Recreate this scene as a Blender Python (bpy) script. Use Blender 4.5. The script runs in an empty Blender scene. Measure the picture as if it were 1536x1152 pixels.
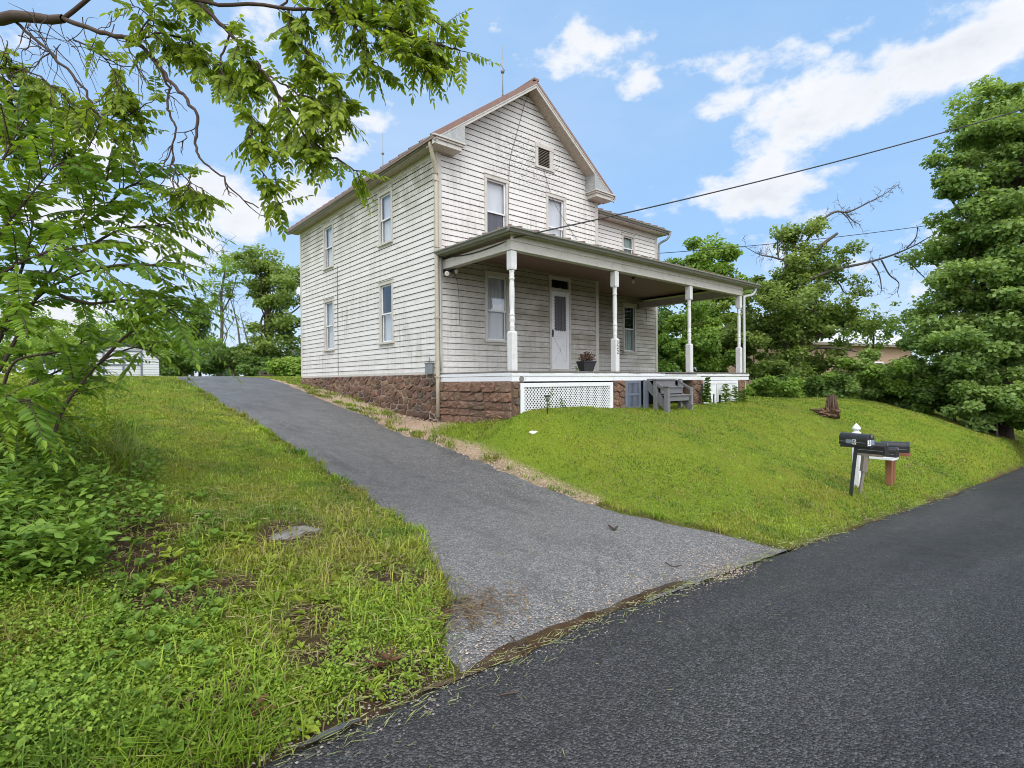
import bpy, bmesh, math, random
import numpy as np
from mathutils import Vector, Matrix
random.seed(7)
RNG = np.random.default_rng(11)
scene = bpy.context.scene
COL = scene.collection
PI = math.pi

# ---------------------------------------------------------------- camera (house frame: X along the front, Y back, Z=0 porch floor)
F_PX, YAW, PITCH, ROLL = 806.5, .706, -.005, -.008
CAM = np.array([-6.50, -10.12, -.20])
_c, _s = math.cos(YAW), math.sin(YAW); _cp, _sp = math.cos(PITCH), math.sin(PITCH)
_r0 = np.array([_c, -_s, 0.]); _fh = np.array([_s, _c, 0.]); _up = np.array([0, 0, 1.])
FV = _fh*_cp + _up*_sp; _U0 = -_fh*_sp + _up*_cp
RV = _r0*math.cos(ROLL) + _U0*math.sin(ROLL); UV = _U0*math.cos(ROLL) - _r0*math.sin(ROLL)
def ray(u, v): return FV + RV*(u-768)/F_PX + UV*(576-v)/F_PX
def at(u, v, D): return CAM + ray(u, v)*D
def proj(P):
    q = np.asarray(P, float) - CAM; Fd = q @ FV
    Fs = np.where(np.abs(Fd) < .05, .05, Fd)
    return 768 + F_PX*(q @ RV)/Fs, 576 - F_PX*(q @ UV)/Fs, Fd
cam_data = bpy.data.cameras.new('camera'); cam = bpy.data.objects.new('camera', cam_data); COL.objects.link(cam)
M3 = Matrix((RV.tolist(), UV.tolist(), (-FV).tolist())).transposed()
cam.matrix_world = Matrix.Translation(Vector(CAM.tolist())) @ M3.to_4x4()
cam_data.sensor_width = 36; cam_data.lens = 36*F_PX/1536; cam_data.clip_start = .05; cam_data.clip_end = 3000
scene.camera = cam

# ---------------------------------------------------------------- object helpers
def tag(o, label=None, cat=None, group=None, kind=None):
    if label: o['label'] = label
    if cat: o['category'] = cat
    if group: o['group'] = group
    if kind: o['kind'] = kind
    return o
def thing(name, loc, label, cat, group=None):
    o = bpy.data.objects.new(name, None); COL.objects.link(o); o.location = tuple(float(a) for a in loc)
    o.empty_display_size = .2
    return tag(o, label, cat, group)
def wloc(o):
    v = Vector((0, 0, 0))
    while o is not None: v += o.location; o = o.parent
    return v
def link(name, me, mats, parent=None, origin=None):
    o = bpy.data.objects.new(name, me); COL.objects.link(o)
    for m in (mats if isinstance(mats, (list, tuple)) else [mats]): me.materials.append(m)
    if parent is not None:
        off = wloc(parent); me.transform(Matrix.Translation(-off)); o.parent = parent
    elif origin is not None:
        v = Vector([float(a) for a in origin]); me.transform(Matrix.Translation(-v)); o.location = v
    return o
def np_mesh(name, V, Fq, col=None, smooth=False, mi=None):
    V = np.ascontiguousarray(V, np.float32); Fq = np.ascontiguousarray(Fq, np.int32); m, k = Fq.shape
    me = bpy.data.meshes.new(name)
    me.vertices.add(len(V)); me.vertices.foreach_set('co', V.ravel())
    me.loops.add(m*k); me.loops.foreach_set('vertex_index', Fq.ravel())
    me.polygons.add(m); me.polygons.foreach_set('loop_start', np.arange(0, m*k, k, dtype=np.int32))
    if mi is not None: me.polygons.foreach_set('material_index', np.ascontiguousarray(mi, np.int32))
    me.polygons.foreach_set('use_smooth', np.full(m, smooth, dtype=bool))
    me.update(calc_edges=True)
    if col is not None:
        a = me.color_attributes.new('col', 'FLOAT_COLOR', 'POINT')
        c4 = np.ones((len(V), 4), np.float32); c4[:, :3] = col; a.data.foreach_set('color', c4.ravel())
    return me

class MB:
    """collects small shapes into one mesh"""
    def __init__(s): s.v = []; s.f = []; s.mi = []; s.sm = []; s.c = []; s.cur = (1, 1, 1)
    def add(s, vs, fs, mi=0, sm=False):
        b = len(s.v); s.v += [tuple(float(a) for a in p) for p in vs]; s.c += [s.cur]*len(vs)
        for f in fs: s.f.append([b+i for i in f]); s.mi.append(mi); s.sm.append(sm)
    def quad(s, a, b, c, d, mi=0): s.add([a, b, c, d], [(0, 1, 2, 3)], mi)
    def hexa(s, p, mi=0): s.add(p, [(0, 3, 2, 1), (4, 5, 6, 7), (0, 1, 5, 4), (1, 2, 6, 5), (2, 3, 7, 6), (3, 0, 4, 7)], mi)
    def box(s, x0, x1, y0, y1, z0, z1, mi=0):
        s.hexa([(x0, y0, z0), (x1, y0, z0), (x1, y1, z0), (x0, y1, z0), (x0, y0, z1), (x1, y0, z1), (x1, y1, z1), (x0, y1, z1)], mi)
    def fbox(s, fr, u0, u1, n0, n1, z0, z1, mi=0):
        P = fr.P; s.hexa([P(u0, n0, z0), P(u1, n0, z0), P(u1, n1, z0), P(u0, n1, z0), P(u0, n0, z1), P(u1, n0, z1), P(u1, n1, z1), P(u0, n1, z1)], mi)
    def bar(s, a, b, w, h, mi=0, up=(0, 0, 1)):
        a = Vector(a); b = Vector(b); d = (b-a).normalized(); x = d.cross(Vector(up))
        if x.length < 1e-4: x = d.cross(Vector((1, 0, 0)))
        x.normalize(); y = x.cross(d).normalized(); x *= w/2; y *= h/2
        s.hexa([a-x-y, a+x-y, b+x-y, b-x-y, a-x+y, a+x+y, b+x+y, b-x+y], mi)
    def tube(s, pts, r, n=8, mi=0, cap=True):
        V, Fq = tube_np(pts, r, n); s.add(V, Fq.tolist(), mi, True)
        if cap:
            L = len(V); s.f.append([len(s.v)-L+i for i in range(n)][::-1]); s.mi.append(mi); s.sm.append(False)
            s.f.append([len(s.v)-n+i for i in range(n)]); s.mi.append(mi); s.sm.append(False)
    def lathe(s, c, prof, n=16, mi=0):
        vs = []; fs = []
        for (r, z) in prof:
            for k in range(n): t = 2*PI*k/n; vs.append((c[0]+r*math.cos(t), c[1]+r*math.sin(t), c[2]+z))
        for i in range(len(prof)-1):
            for k in range(n): fs.append((i*n+k, i*n+(k+1) % n, (i+1)*n+(k+1) % n, (i+1)*n+k))
        fs.append(tuple(range(n))[::-1]); fs.append(tuple(range((len(prof)-1)*n, len(prof)*n)))
        s.add(vs, fs, mi, True)
    def build(s, name, mats, parent=None, bevel=0, origin=None, recalc=True):
        me = bpy.data.meshes.new(name); me.from_pydata(s.v, [], s.f); me.update()
        me.polygons.foreach_set('material_index', s.mi); me.polygons.foreach_set('use_smooth', s.sm)
        a = me.color_attributes.new('col', 'FLOAT_COLOR', 'POINT')
        a.data.foreach_set('color', np.array([(c[0], c[1], c[2], 1) for c in s.c], np.float32).ravel())
        if recalc:
            bm = bmesh.new(); bm.from_mesh(me); bmesh.ops.recalc_face_normals(bm, faces=bm.faces); bm.to_mesh(me); bm.free()
        o = link(name, me, mats, parent, origin)
        if bevel:
            md = o.modifiers.new('bevel', 'BEVEL'); md.width = bevel; md.segments = 2; md.limit_method = 'ANGLE'; md.angle_limit = .7
        return o
class Frame:
    def __init__(s, o, u, n): s.o = np.array(o, float); s.u = np.array(u, float); s.n = np.array(n, float)
    def P(s, u, n, z): q = s.o + s.u*u + s.n*n; return (q[0], q[1], q[2]+z)
def smooth_path(pts, k=4):
    P = np.asarray(pts, float)
    if len(P) < 3: return np.array([P[0]+(P[-1]-P[0])*t for t in np.linspace(0, 1, k+1)])
    Q = np.vstack([2*P[0]-P[1], P, 2*P[-1]-P[-2]]); out = []
    for i in range(1, len(Q)-2):
        for t in np.arange(k)/k:
            a, b, c, d = Q[i-1:i+3]
            out.append(.5*((2*b)+(c-a)*t+(2*a-5*b+4*c-d)*t*t+(-a+3*b-3*c+d)*t**3))
    out.append(P[-1]); return np.array(out)
def tube_np(pts, r, n=6):
    P = np.asarray(pts, float); m = len(P); R = np.broadcast_to(np.asarray(r, float), (m,)) if np.ndim(r) == 0 else np.asarray(r, float)
    T = np.gradient(P, axis=0); T /= np.linalg.norm(T, axis=1)[:, None]+1e-9
    a = np.array([0, 0, 1.]) if abs(T[0][2]) < .9 else np.array([1., 0, 0])
    x = np.cross(T[0], a); x /= np.linalg.norm(x); V = []
    ang = np.arange(n)*2*PI/n
    for i in range(m):
        x = x - T[i]*(x @ T[i]); x /= np.linalg.norm(x)+1e-9; y = np.cross(T[i], x)
        V.append(P[i] + R[i]*(np.cos(ang)[:, None]*x + np.sin(ang)[:, None]*y))
    i, k = np.meshgrid(np.arange(m-1), np.arange(n), indexing='ij'); k2 = (k+1) % n
    Fq = np.stack([i*n+k, i*n+k2, (i+1)*n+k2, (i+1)*n+k], -1).reshape(-1, 4)
    return np.vstack(V), Fq

# ---------------------------------------------------------------- materials
class NT:
    def __init__(s, nt): s.nt = nt
    def n(s, typ, outp=0, props=None, **ins):
        nd = s.nt.nodes.new('ShaderNode'+typ)
        for k, v in (props or {}).items(): setattr(nd, k, v)
        for k, v in ins.items():
            sock = nd.inputs[int(k[1:])] if k[0] == 'i' and k[1:].isdigit() else nd.inputs[k.replace('_', ' ')]
            if isinstance(v, bpy.types.NodeSocket): s.nt.links.new(v, sock)
            elif hasattr(v, '__len__') and len(v) == 3 and sock.type == 'RGBA': sock.default_value = (*v, 1)
            else: sock.default_value = v
        return nd.outputs[outp]
    def math(s, op, a, b=0., clamp=False): return s.n('Math', props=dict(operation=op, use_clamp=clamp), i0=a, i1=b)
    def mix(s, fac, a, b, mode='MIX'):
        return s.n('Mix', outp=2, props=dict(data_type='RGBA', blend_type=mode), i0=fac, i6=a, i7=b)
    def ramp(s, fac, stops):
        nd = s.nt.nodes.new('ShaderNodeValToRGB'); e = nd.color_ramp.elements
        while len(e) < len(stops): e.new(.5)
        for el, (p, c) in zip(e, stops): el.position = p; el.color = (*c, 1) if hasattr(c, '__len__') else (c, c, c, 1)
        s.nt.links.new(fac, nd.inputs[0]); return nd.outputs[0]
    def maprange(s, v, a, b, c=0., d=1.): return s.n('MapRange', i0=v, i1=a, i2=b, i3=c, i4=d)
    def noise(s, vec, scale, detail=4., rough=.55, outp=0): return s.n('TexNoise', outp=outp, Vector=vec, Scale=scale, Detail=detail, Roughness=rough)
    def scale(s, vec, x, y, z): return s.n('VectorMath', props=dict(operation='MULTIPLY'), i0=vec, i1=(x, y, z))
    def bump(s, h, strength=.3, dist=.02): return s.n('Bump', Height=h, Strength=strength, Distance=dist)
def new_mat(name):
    m = bpy.data.materials.new(name); m.use_nodes = True; nt = m.node_tree; nt.nodes.clear()
    t = NT(nt); out = nt.nodes.new('ShaderNodeOutputMaterial'); t.out = out; t.m = m
    t.pos = nt.nodes.new('ShaderNodeNewGeometry').outputs['Position']
    return m, t
def surf(t, color, rough=.7, normal=None, spec=.3, metal=0., coat=0.):
    b = t.nt.nodes.new('ShaderNodeBsdfPrincipled')
    def put(k, v):
        if isinstance(v, bpy.types.NodeSocket): t.nt.links.new(v, b.inputs[k])
        elif k == 'Base Color': b.inputs[k].default_value = (*v, 1)
        else: b.inputs[k].default_value = v
    put('Base Color', color); put('Roughness', rough); put('Specular IOR Level', spec); put('Metallic', metal); put('Coat Weight', coat)
    if normal is not None: t.nt.links.new(normal, b.inputs['Normal'])
    t.nt.links.new(b.outputs[0], t.out.inputs[0]); t.b = b; return b
def weathered(name, c1, c2, rough=.6, scale=3., spec=.3, grime=(.12, .11, .08), gamt=.35, fine=60., bump=.15, stretch=(1, 1, 1), metal=0.):
    """paint or wood with two tones, grime patches and fine grain"""
    m, t = new_mat(name); p = t.scale(t.pos, *stretch)
    a = t.mix(t.noise(p, scale, 6, .6), c1, c2)
    g = t.maprange(t.noise(p, scale*2.3, 8, .7), .52, .75, 0, gamt)
    a = t.mix(g, a, grime)
    f = t.noise(p, fine, 3, .6); a = t.mix(t.maprange(f, .3, .7, 0, .22), a, tuple(x*.45 for x in c1))
    surf(t, a, rough, t.bump(f, bump, .004), spec, metal); return m

def siding_mat(name, porch=False, seed=0.):
    m, t = new_mat(name)
    sep = t.n('SeparateXYZ', i0=t.pos); z = t.nt.nodes[sep.node.name].outputs[2]; y = sep.node.outputs[1]; x = sep.node.outputs[0]
    row = t.math('FLOOR', t.math('DIVIDE', z, .135))
    rv = t.n('TexWhiteNoise', props=dict(noise_dimensions='1D'), W=row)
    long = t.noise(t.scale(t.pos, .5, .5, 7.4), 1.6, 4, .6)
    a = t.mix(long, (.63, .618, .59), (.79, .78, .755))
    a = t.mix(t.math('MULTIPLY', rv, .16), a, (.46, .43, .39))
    streak = t.noise(t.scale(t.pos, 9, 9, .55), 1.5, 5, .65)
    blot = t.noise(t.pos, .75, 5, .6)
    g = t.math('MULTIPLY', t.maprange(streak, .42, .72), t.maprange(blot, .40, .66))
    a = t.mix(t.math('MULTIPLY', g, .72), a, (.29, .265, .21))
    hb = t.noise(t.scale(t.pos, .8, .8, 11), 2.4, 6, .7)
    a = t.mix(t.maprange(hb, .53, .72, 0, .5), a, (.30, .28, .235))
    # wood showing through flaked paint: short dark flecks along the grain
    fl = t.noise(t.scale(t.pos, 5, 5, 45), 2.2, 5, .7); fl2 = t.noise(t.pos, .9, 3, .6)
    a = t.mix(t.math('MULTIPLY', t.maprange(fl, .575, .65), t.maprange(fl2, .46, .62, .15, .85)), a, (.23, .20, .165))
    # lower edge of every board is darker
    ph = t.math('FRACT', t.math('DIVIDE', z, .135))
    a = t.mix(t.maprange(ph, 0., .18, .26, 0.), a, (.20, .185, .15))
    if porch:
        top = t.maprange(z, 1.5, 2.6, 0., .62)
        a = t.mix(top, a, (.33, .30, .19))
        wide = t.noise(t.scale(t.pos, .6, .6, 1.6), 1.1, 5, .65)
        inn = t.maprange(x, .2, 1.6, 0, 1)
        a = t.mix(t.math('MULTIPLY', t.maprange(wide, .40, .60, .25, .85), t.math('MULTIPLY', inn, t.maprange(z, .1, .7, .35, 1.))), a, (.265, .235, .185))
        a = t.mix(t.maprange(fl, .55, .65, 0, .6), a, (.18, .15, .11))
    else:
        mould = t.math('MULTIPLY', t.maprange(z, 3.2, 4.8, 0., 1.), t.maprange(x, .05, .0, 0., 1.))
        mould = t.math('MULTIPLY', mould, t.maprange(t.noise(t.pos, 1.3, 6, .7), .38, .6))
        a = t.mix(t.math('MULTIPLY', mould, .85), a, (.23, .225, .15))
        # flaking patches in the gable
        dx = t.math('MULTIPLY', t.math('SUBTRACT', x, 2.75), .55); dz = t.math('SUBTRACT', z, 5.35)
        q = t.math('ADD', t.math('MULTIPLY', dx, dx), t.math('MULTIPLY', dz, dz))
        patch = t.math('MULTIPLY', t.maprange(q, 1.0, .1), t.maprange(y, .15, .0))
        chips = t.noise(t.scale(t.pos, 3.5, 3.5, 15), 3.5, 5, .75)
        a = t.mix(t.math('MULTIPLY', patch, t.maprange(chips, .525, .58, 0, .85)), a, (.12, .105, .085))
    grain = t.noise(t.scale(t.pos, 6, 6, 90), 3, 3, .6)
    a = t.mix(t.maprange(grain, .35, .7, 0, .10), a, (.28, .26, .22))
    surf(t, a, .75, t.bump(grain, .2, .004), .2)
    return m

MAT = {}
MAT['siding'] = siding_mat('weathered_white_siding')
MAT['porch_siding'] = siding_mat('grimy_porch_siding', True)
def plain(name, c, rough=.6, spec=.3, metal=0.): 
    m, t = new_mat(name); surf(t, c, rough, None, spec, metal); return m
MAT['gap'] = plain('board_shadow_gap', (.12, .112, .097), .95, .05)  # dark colour paints in the shadow line in the groove under each board
MAT['white'] = weathered('worn_white_paint', (.70, .70, .70), (.62, .62, .61), .55, 4, grime=(.30, .28, .23), gamt=.4)
MAT['clean_white'] = weathered('white_paint', (.78, .79, .80), (.72, .73, .75), .45, 3, grime=(.45, .43, .40), gamt=.25)
MAT['trim'] = weathered('greyish_trim_paint', (.60, .575, .53), (.50, .475, .43), .65, 3, grime=(.20, .185, .14), gamt=.5)
MAT['soffit'] = weathered('mildewed_soffit_paint', (.50, .48, .40), (.38, .37, .27), .7, 2, grime=(.20, .21, .11), gamt=.6)
MAT['gutter'] = weathered('old_metal_gutter', (.15, .15, .13), (.24, .235, .205), .45, 3, .5, grime=(.12, .13, .07), gamt=.6)
MAT['pipe'] = weathered('beige_downspout', (.52, .47, .37), (.42, .37, .28), .45, 3, .4, grime=(.25, .15, .07), gamt=.45)
MAT['white_pipe'] = weathered('pale_grey_downspout', (.58, .59, .60), (.48, .49, .50), .4, 3, .45, gamt=.2)
MAT['rust_roof'] = weathered('rusty_red_metal_roof', (.20, .105, .08), (.29, .19, .155), .6, 5, .4, grime=(.36, .33, .30), gamt=.5)
MAT['patch_metal'] = weathered('patched_flashing', (.24, .27, .29), (.46, .45, .42), .5, 6, .5, grime=(.62, .60, .56), gamt=.8, metal=.1)
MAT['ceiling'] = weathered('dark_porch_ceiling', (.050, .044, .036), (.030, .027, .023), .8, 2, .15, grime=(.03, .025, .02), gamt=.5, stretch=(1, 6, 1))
MAT['deck'] = weathered('grey_porch_boards', (.21, .195, .18), (.13, .12, .11), .7, 3, .3, grime=(.05, .045, .04), gamt=.6, stretch=(6, 1, 1))
MAT['bench_grey'] = weathered('peeling_grey_wood_paint', (.19, .19, .198), (.13, .132, .14), .6, 4, .35, grime=(.33, .32, .31), gamt=.5, stretch=(1, 1, 5))
MAT['slate_blue'] = weathered('slate_blue_paint', (.15, .175, .225), (.11, .13, .17), .55, 4, .35, grime=(.06, .06, .07), gamt=.4)
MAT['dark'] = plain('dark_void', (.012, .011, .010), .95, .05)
MAT['black_metal'] = weathered('black_enamel', (.018, .018, .020), (.028, .028, .030), .32, 5, .5, grime=(.06, .06, .06), gamt=.25, bump=.05)
MAT['black_post'] = weathered('black_painted_post', (.014, .014, .016), (.02, .02, .022), .5, 5, .4, gamt=.1)
MAT['cedar'] = weathered('reddish_post_wood', (.30, .135, .07), (.22, .10, .055), .75, 6, .2, grime=(.12, .07, .05), gamt=.5, stretch=(4, 4, .6))
MAT['grey_wood'] = weathered('grey_weathered_wood', (.27, .235, .20), (.17, .145, .12), .85, 6, .15, grime=(.07, .06, .05), gamt=.6, stretch=(4, 4, .6))
MAT['wire'] = plain('black_cable', (.03, .03, .032), .6, .3)
MAT['grey_metal'] = weathered('dull_grey_metal', (.30, .31, .32), (.24, .25, .26), .45, 5, .5, gamt=.25, metal=.3)
MAT['pot'] = weathered('charcoal_pot', (.035, .035, .038), (.05, .05, .052), .55, 5, .3, gamt=.2)
MAT['bulb'] = plain('frosted_bulb', (.75, .74, .68), .2, .5)
MAT['letter'] = plain('black_lettering', (.012, .012, .012), .5, .3)
MAT['plate'] = plain('white_number_plate', (.80, .81, .82), .4, .4)
MAT['sticker'] = plain('faded_blue_grey_sticker', (.18, .24, .31), .45, .4)

def glass_mat():
    m, t = new_mat('window_glass'); nt = t.nt
    wav = t.noise(t.pos, 2.2, 2, .5)
    nrm = t.bump(wav, .25, .02)
    fr = t.n('Fresnel', IOR=1.6, Normal=nrm)
    fac = t.math('ADD', t.math('MULTIPLY', fr, .15), .025, True)
    tr = t.n('BsdfTransparent', Color=(.82, .85, .87)); gl = t.n('BsdfGlossy', Color=(.95, .97, 1.), Roughness=.02, Normal=nrm)
    nt.links.new(t.n('MixShader', i0=fac, i1=tr, i2=gl), t.out.inputs[0]); return m
MAT['glass'] = glass_mat()
def curtain_mat(name, c1, c2, sx=45.):
    m, t = new_mat(name)
    w = t.noise(t.scale(t.pos, sx, sx, .8), 1, 3, .5)
    surf(t, t.mix(t.maprange(w, .3, .7), c1, c2), .9, None, .1); return m
MAT['blind'] = curtain_mat('pale_window_shade', (.74, .735, .76), (.84, .835, .85), 6)
MAT['curtain'] = curtain_mat('white_gathered_curtain', (.46, .47, .50), (.74, .75, .77))
MAT['lace'] = curtain_mat('greenish_lace_curtain', (.30, .36, .34), (.60, .66, .63), 25)
MAT['screen'] = curtain_mat('dark_insect_screen', (.10, .10, .115), (.15, .15, .17), 20)

def stone_mat():
    m, t = new_mat('red_brown_fieldstone')
    c = t.n('Attribute', props=dict(attribute_name='col'))
    n = t.noise(t.pos, 9, 8, .7); f = t.noise(t.pos, 45, 4, .6)
    a = t.mix(t.maprange(n, .3, .7), t.mix(1., c, (.62, .55, .52), 'MULTIPLY'), c)
    a = t.mix(t.maprange(n, .60, .75, 0, .5), a, (.20, .16, .11))
    a = t.mix(t.maprange(f, .35, .7, 0, .4), a, (.05, .035, .03))
    h = t.math('ADD', t.math('MULTIPLY', n, 1.), t.math('MULTIPLY', f, .35))
    surf(t, a, .85, t.bump(h, .9, .035), .2); return m
MAT['stone'] = stone_mat()
MAT['mortar'] = weathered('crumbly_lime_mortar', (.40, .32, .26), (.30, .22, .18), .9, 6, .1, grime=(.12, .08, .07), gamt=.5, bump=.6)

def leaf_mat(name, trans=.32, rough=.5, spec=.35, var=.35):
    m, t = new_mat(name); nt = t.nt
    c = t.n('Attribute', props=dict(attribute_name='col'))
    n = t.noise(t.pos, 7, 3, .6)
    c2 = t.mix(t.maprange(n, .3, .75, 0, var), c, t.mix(1., c, (.55, .60, .5), 'MULTIPLY'))
    b = surf(t, c2, rough, None, spec)
    tl = t.n('BsdfTranslucent', Color=t.mix(1., c2, (1.25, 1.2, .55), 'MULTIPLY'))
    nt.links.new(t.n('MixShader', i0=trans, i1=b.outputs[0], i2=tl), t.out.inputs[0]); return m
MAT['leaf'] = leaf_mat('tree_leaf', .46, .5, .3, .25)
MAT['near_leaf'] = leaf_mat('sunlit_near_leaf', .52, .45, .35, .2)
MAT['grass'] = leaf_mat('grass_blade', .3, .55, .25, .2)
MAT['bark'] = weathered('grey_brown_bark', (.10, .082, .065), (.055, .044, .035), .9, 8, .1, grime=(.16, .15, .12), gamt=.5, fine=30, bump=.8, stretch=(1, 1, .25))
MAT['twig'] = weathered('brown_twig', (.10, .07, .055), (.06, .045, .038), .8, 10, .15, gamt=.1)
MAT['dead_bark'] = weathered('bare_grey_bark', (.15, .135, .12), (.09, .08, .07), .9, 8, .1, gamt=.2)
# ---------------------------------------------------------------- terrain
def road_z(x):
    return np.interp(x, [-60, -12, -6, -3.5, -2, -.3, 2.2, 5.9, 17.6, 40, 120], [-1.9, -1.93, -1.93, -1.92, -1.99, -2.08, -2.26, -2.52, -3.15, -3.9, -4.6])
ROAD_Y = -7.6
DR = np.array([(-.75,13,.03),(-.9,9,-.06),(-.9,7.1,-.27),(-.9,4.16,-.66),(-.9,1.4,-1.02),(-.9,.13,-1.27),(-.9,-2.3,-1.49),(-1.05,-4.2,-1.68),(-1.15,-5.28,-1.80),(-1.0,-6.5,-1.87),(-.72,-7.1,-1.95),(-.25,-7.6,-2.07)])
DL = np.array([(-3.7,13,.03),(-3.6,9.3,-.02),(-3.6,5.8,-.36),(-3.6,3.6,-.65),(-3.6,.9,-.93),(-3.6,-1,-1.19),(-3.6,-2.94,-1.47),(-3.6,-4.14,-1.65),(-3.6,-4.8,-1.72),(-3.72,-5.4,-1.74),(-3.95,-6.05,-1.79),(-4.2,-6.6,-1.82),(-4.6,-7.15,-1.88),(-4.75,-7.6,-1.92)])
ctrl = [tuple(p) for p in DR] + [tuple(p) for p in DL]
ctrl += [(0,8.6,-.28),(0,4.9,-.59),(0,1.8,-.97),(0,.1,-1.08),(0,-2.66,-.84),(-.45,-.4,-1.18),(.2,-2.5,-.82),(2.8,-2.5,-.81),(4.2,-2.5,-.83),(6.9,-2.5,-.85),(8.8,-2.5,-.82),
 (-.3,-3.2,-1.25),(1,-3.6,-1.0),(3,-4.1,-1.08),(6,-4.2,-1.12),(9,-4.2,-1.2),(11,-4,-1.32),(.2,-5,-1.55),(2,-5.5,-1.5),(4,-5.6,-1.62),(7,-5.6,-1.75),(10,-5.4,-1.7),(0,-6.6,-1.93),
 (2.5,-7.25,-1.97),(4,-7.2,-2.1),(7,-7.2,-2.35),(11,-7.1,-2.5),(13,-3,-1.0),(15,-1,-.97),(15,-5,-1.35),(18,-6.8,-2.2),(20,-3.6,-1.25),(22,-6.5,-2.5),(16,3,-1.0),(11,1,-.75),(12,6,-.6),(5,11,-.15),(0,12,-.05),(0,16,.06),
 (-8,-7.3,-1.72),(-8,-6,-1.5),(-8,-5,-1.3),(-8,-2,-.88),(-8,3,-.45),(-8,9,-.02),(-12,-7.3,-1.5),(-11,-5.5,-1.1),(-14,-4,-.8),(-14,3,-.25),(-14,10,.05),(-5.5,-6.8,-1.76),(-5.5,-5,-1.5),(-5,-2.5,-1.22),(-5.5,1,-.85),(-5,5,-.42),(-6,9,-.03),(-6,15,.1),(-14,18,.15),(8,18,.05),(20,14,-.5),(-2,20,.12),
 (-16,-7.3,-1.4),(25,5,-1.1),(25,-2,-1.2)]
CT = np.array(ctrl)
def _U(r2): return np.where(r2 > 1e-9, r2*np.log(np.maximum(r2, 1e-9)), 0)
_d2 = ((CT[:, None, :2]-CT[None, :, :2])**2).sum(-1); _n = len(CT)
_A = np.zeros((_n+3, _n+3)); _A[:_n, :_n] = _U(_d2) + np.eye(_n)*.15; _A[:_n, _n] = 1; _A[:_n, _n+1:] = CT[:, :2]; _A[_n, :_n] = 1; _A[_n+1:, :_n] = CT[:, :2].T
_W = np.linalg.solve(_A, np.concatenate([CT[:, 2], np.zeros(3)]))
def sstep(a, b, x): t = np.clip((x-a)/(b-a), 0, 1); return t*t*(3-2*t)
def H(x, y):
    x = np.asarray(x, float); y = np.asarray(y, float); sh = np.broadcast(x, y).shape
    xr = np.broadcast_to(x, sh).ravel(); yr = np.broadcast_to(y, sh).ravel(); out = np.empty(len(xr))
    for i in range(0, len(xr), 20000):
        xx = np.clip(xr[i:i+20000], -16, 25); yy = np.clip(yr[i:i+20000], -7.8, 20)
        r2 = (xx[:, None]-CT[None, :, 0])**2 + (yy[:, None]-CT[None, :, 1])**2
        z = _U(r2) @ _W[:_n] + _W[_n] + _W[_n+1]*xx + _W[_n+2]*yy
        k = sstep(-7.15, -7.65, yr[i:i+20000])
        out[i:i+20000] = z*(1-k) + (road_z(xr[i:i+20000])+.0)*k
    return out.reshape(sh)
_hx = np.arange(-24, 42.05, .1); _hy = np.arange(-16, 28.05, .1)
_HG = H(*np.meshgrid(_hx, _hy, indexing='ij')); _Htps = H
def H(x, y):   # table look-up inside the yard, spline outside
    x, y = np.broadcast_arrays(np.asarray(x, float), np.asarray(y, float)); fx = (x+24)/.1; fy = (y+16)/.1
    ins = (fx >= 0) & (fx < len(_hx)-1.001) & (fy >= 0) & (fy < len(_hy)-1.001)
    i = np.clip(fx, 0, len(_hx)-2).astype(int); j = np.clip(fy, 0, len(_hy)-2).astype(int); a = fx-i; c = fy-j
    z = (_HG[i, j]*(1-a)+_HG[i+1, j]*a)*(1-c)+(_HG[i, j+1]*(1-a)+_HG[i+1, j+1]*a)*c
    if not ins.all(): z = z.copy(); z[~ins] = _Htps(x[~ins], y[~ins])
    return z
def h1(x, y): return float(H(np.array([x]), np.array([y]))[0])
def ground_at(u, v, lo=1.2, hi=60):
    ds = np.linspace(lo, hi, 1500); P = CAM[None] + ray(u, v)[None]*ds[:, None]
    b = np.nonzero(P[:, 2] < H(P[:, 0], P[:, 1]))[0]
    i = b[0] if len(b) else len(ds)-1
    return np.array([P[i, 0], P[i, 1], h1(P[i, 0], P[i, 1])])
# smooth periodic value noise for masks
def vnoise(x, y, sc, seed=0):
    r = np.random.default_rng(seed); G = r.random((64, 64)); X = np.asarray(x)*sc; Y = np.asarray(y)*sc
    i = np.floor(X).astype(int); j = np.floor(Y).astype(int); fx = X-i; fy = Y-j; fx = fx*fx*(3-2*fx); fy = fy*fy*(3-2*fy)
    g = lambda a, b: G[a % 64, b % 64]
    return (g(i, j)*(1-fx)+g(i+1, j)*fx)*(1-fy) + (g(i, j+1)*(1-fx)+g(i+1, j+1)*fx)*fy
def fbm(x, y, sc, seed=0): return (vnoise(x, y, sc, seed)+.5*vnoise(x, y, sc*2.1, seed+1)+.25*vnoise(x, y, sc*4.3, seed+2))/1.75
def drive_x(y, side):
    A = DR if side > 0 else DL; o = np.argsort(A[:, 1]); return np.interp(y, A[o, 1], A[o, 0])
def in_drive(x, y, pad=0.): return (y > -7.75) & (y < 13) & (x > drive_x(y, -1)-pad) & (x < drive_x(y, 1)+pad)
def in_house(x, y):
    return ((x > -.02) & (x < 5.4) & (y > -2.5) & (y < 8.6)) | ((x > 0) & (x < 10.2) & (y > -2.5) & (y < 6))
BARE = [(ground_at(u, v)[:2], r) for u, v, r in ((180, 795, .62), (200, 840, .42), (430, 800, .40), (600, 870, .35), (250, 900, .3), (460, 930, .28), (350, 880, .25), (600, 1010, .3), (480, 985, .25), (560, 1085, .28), (330, 1060, .25), (690, 925, .30))]
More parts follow.
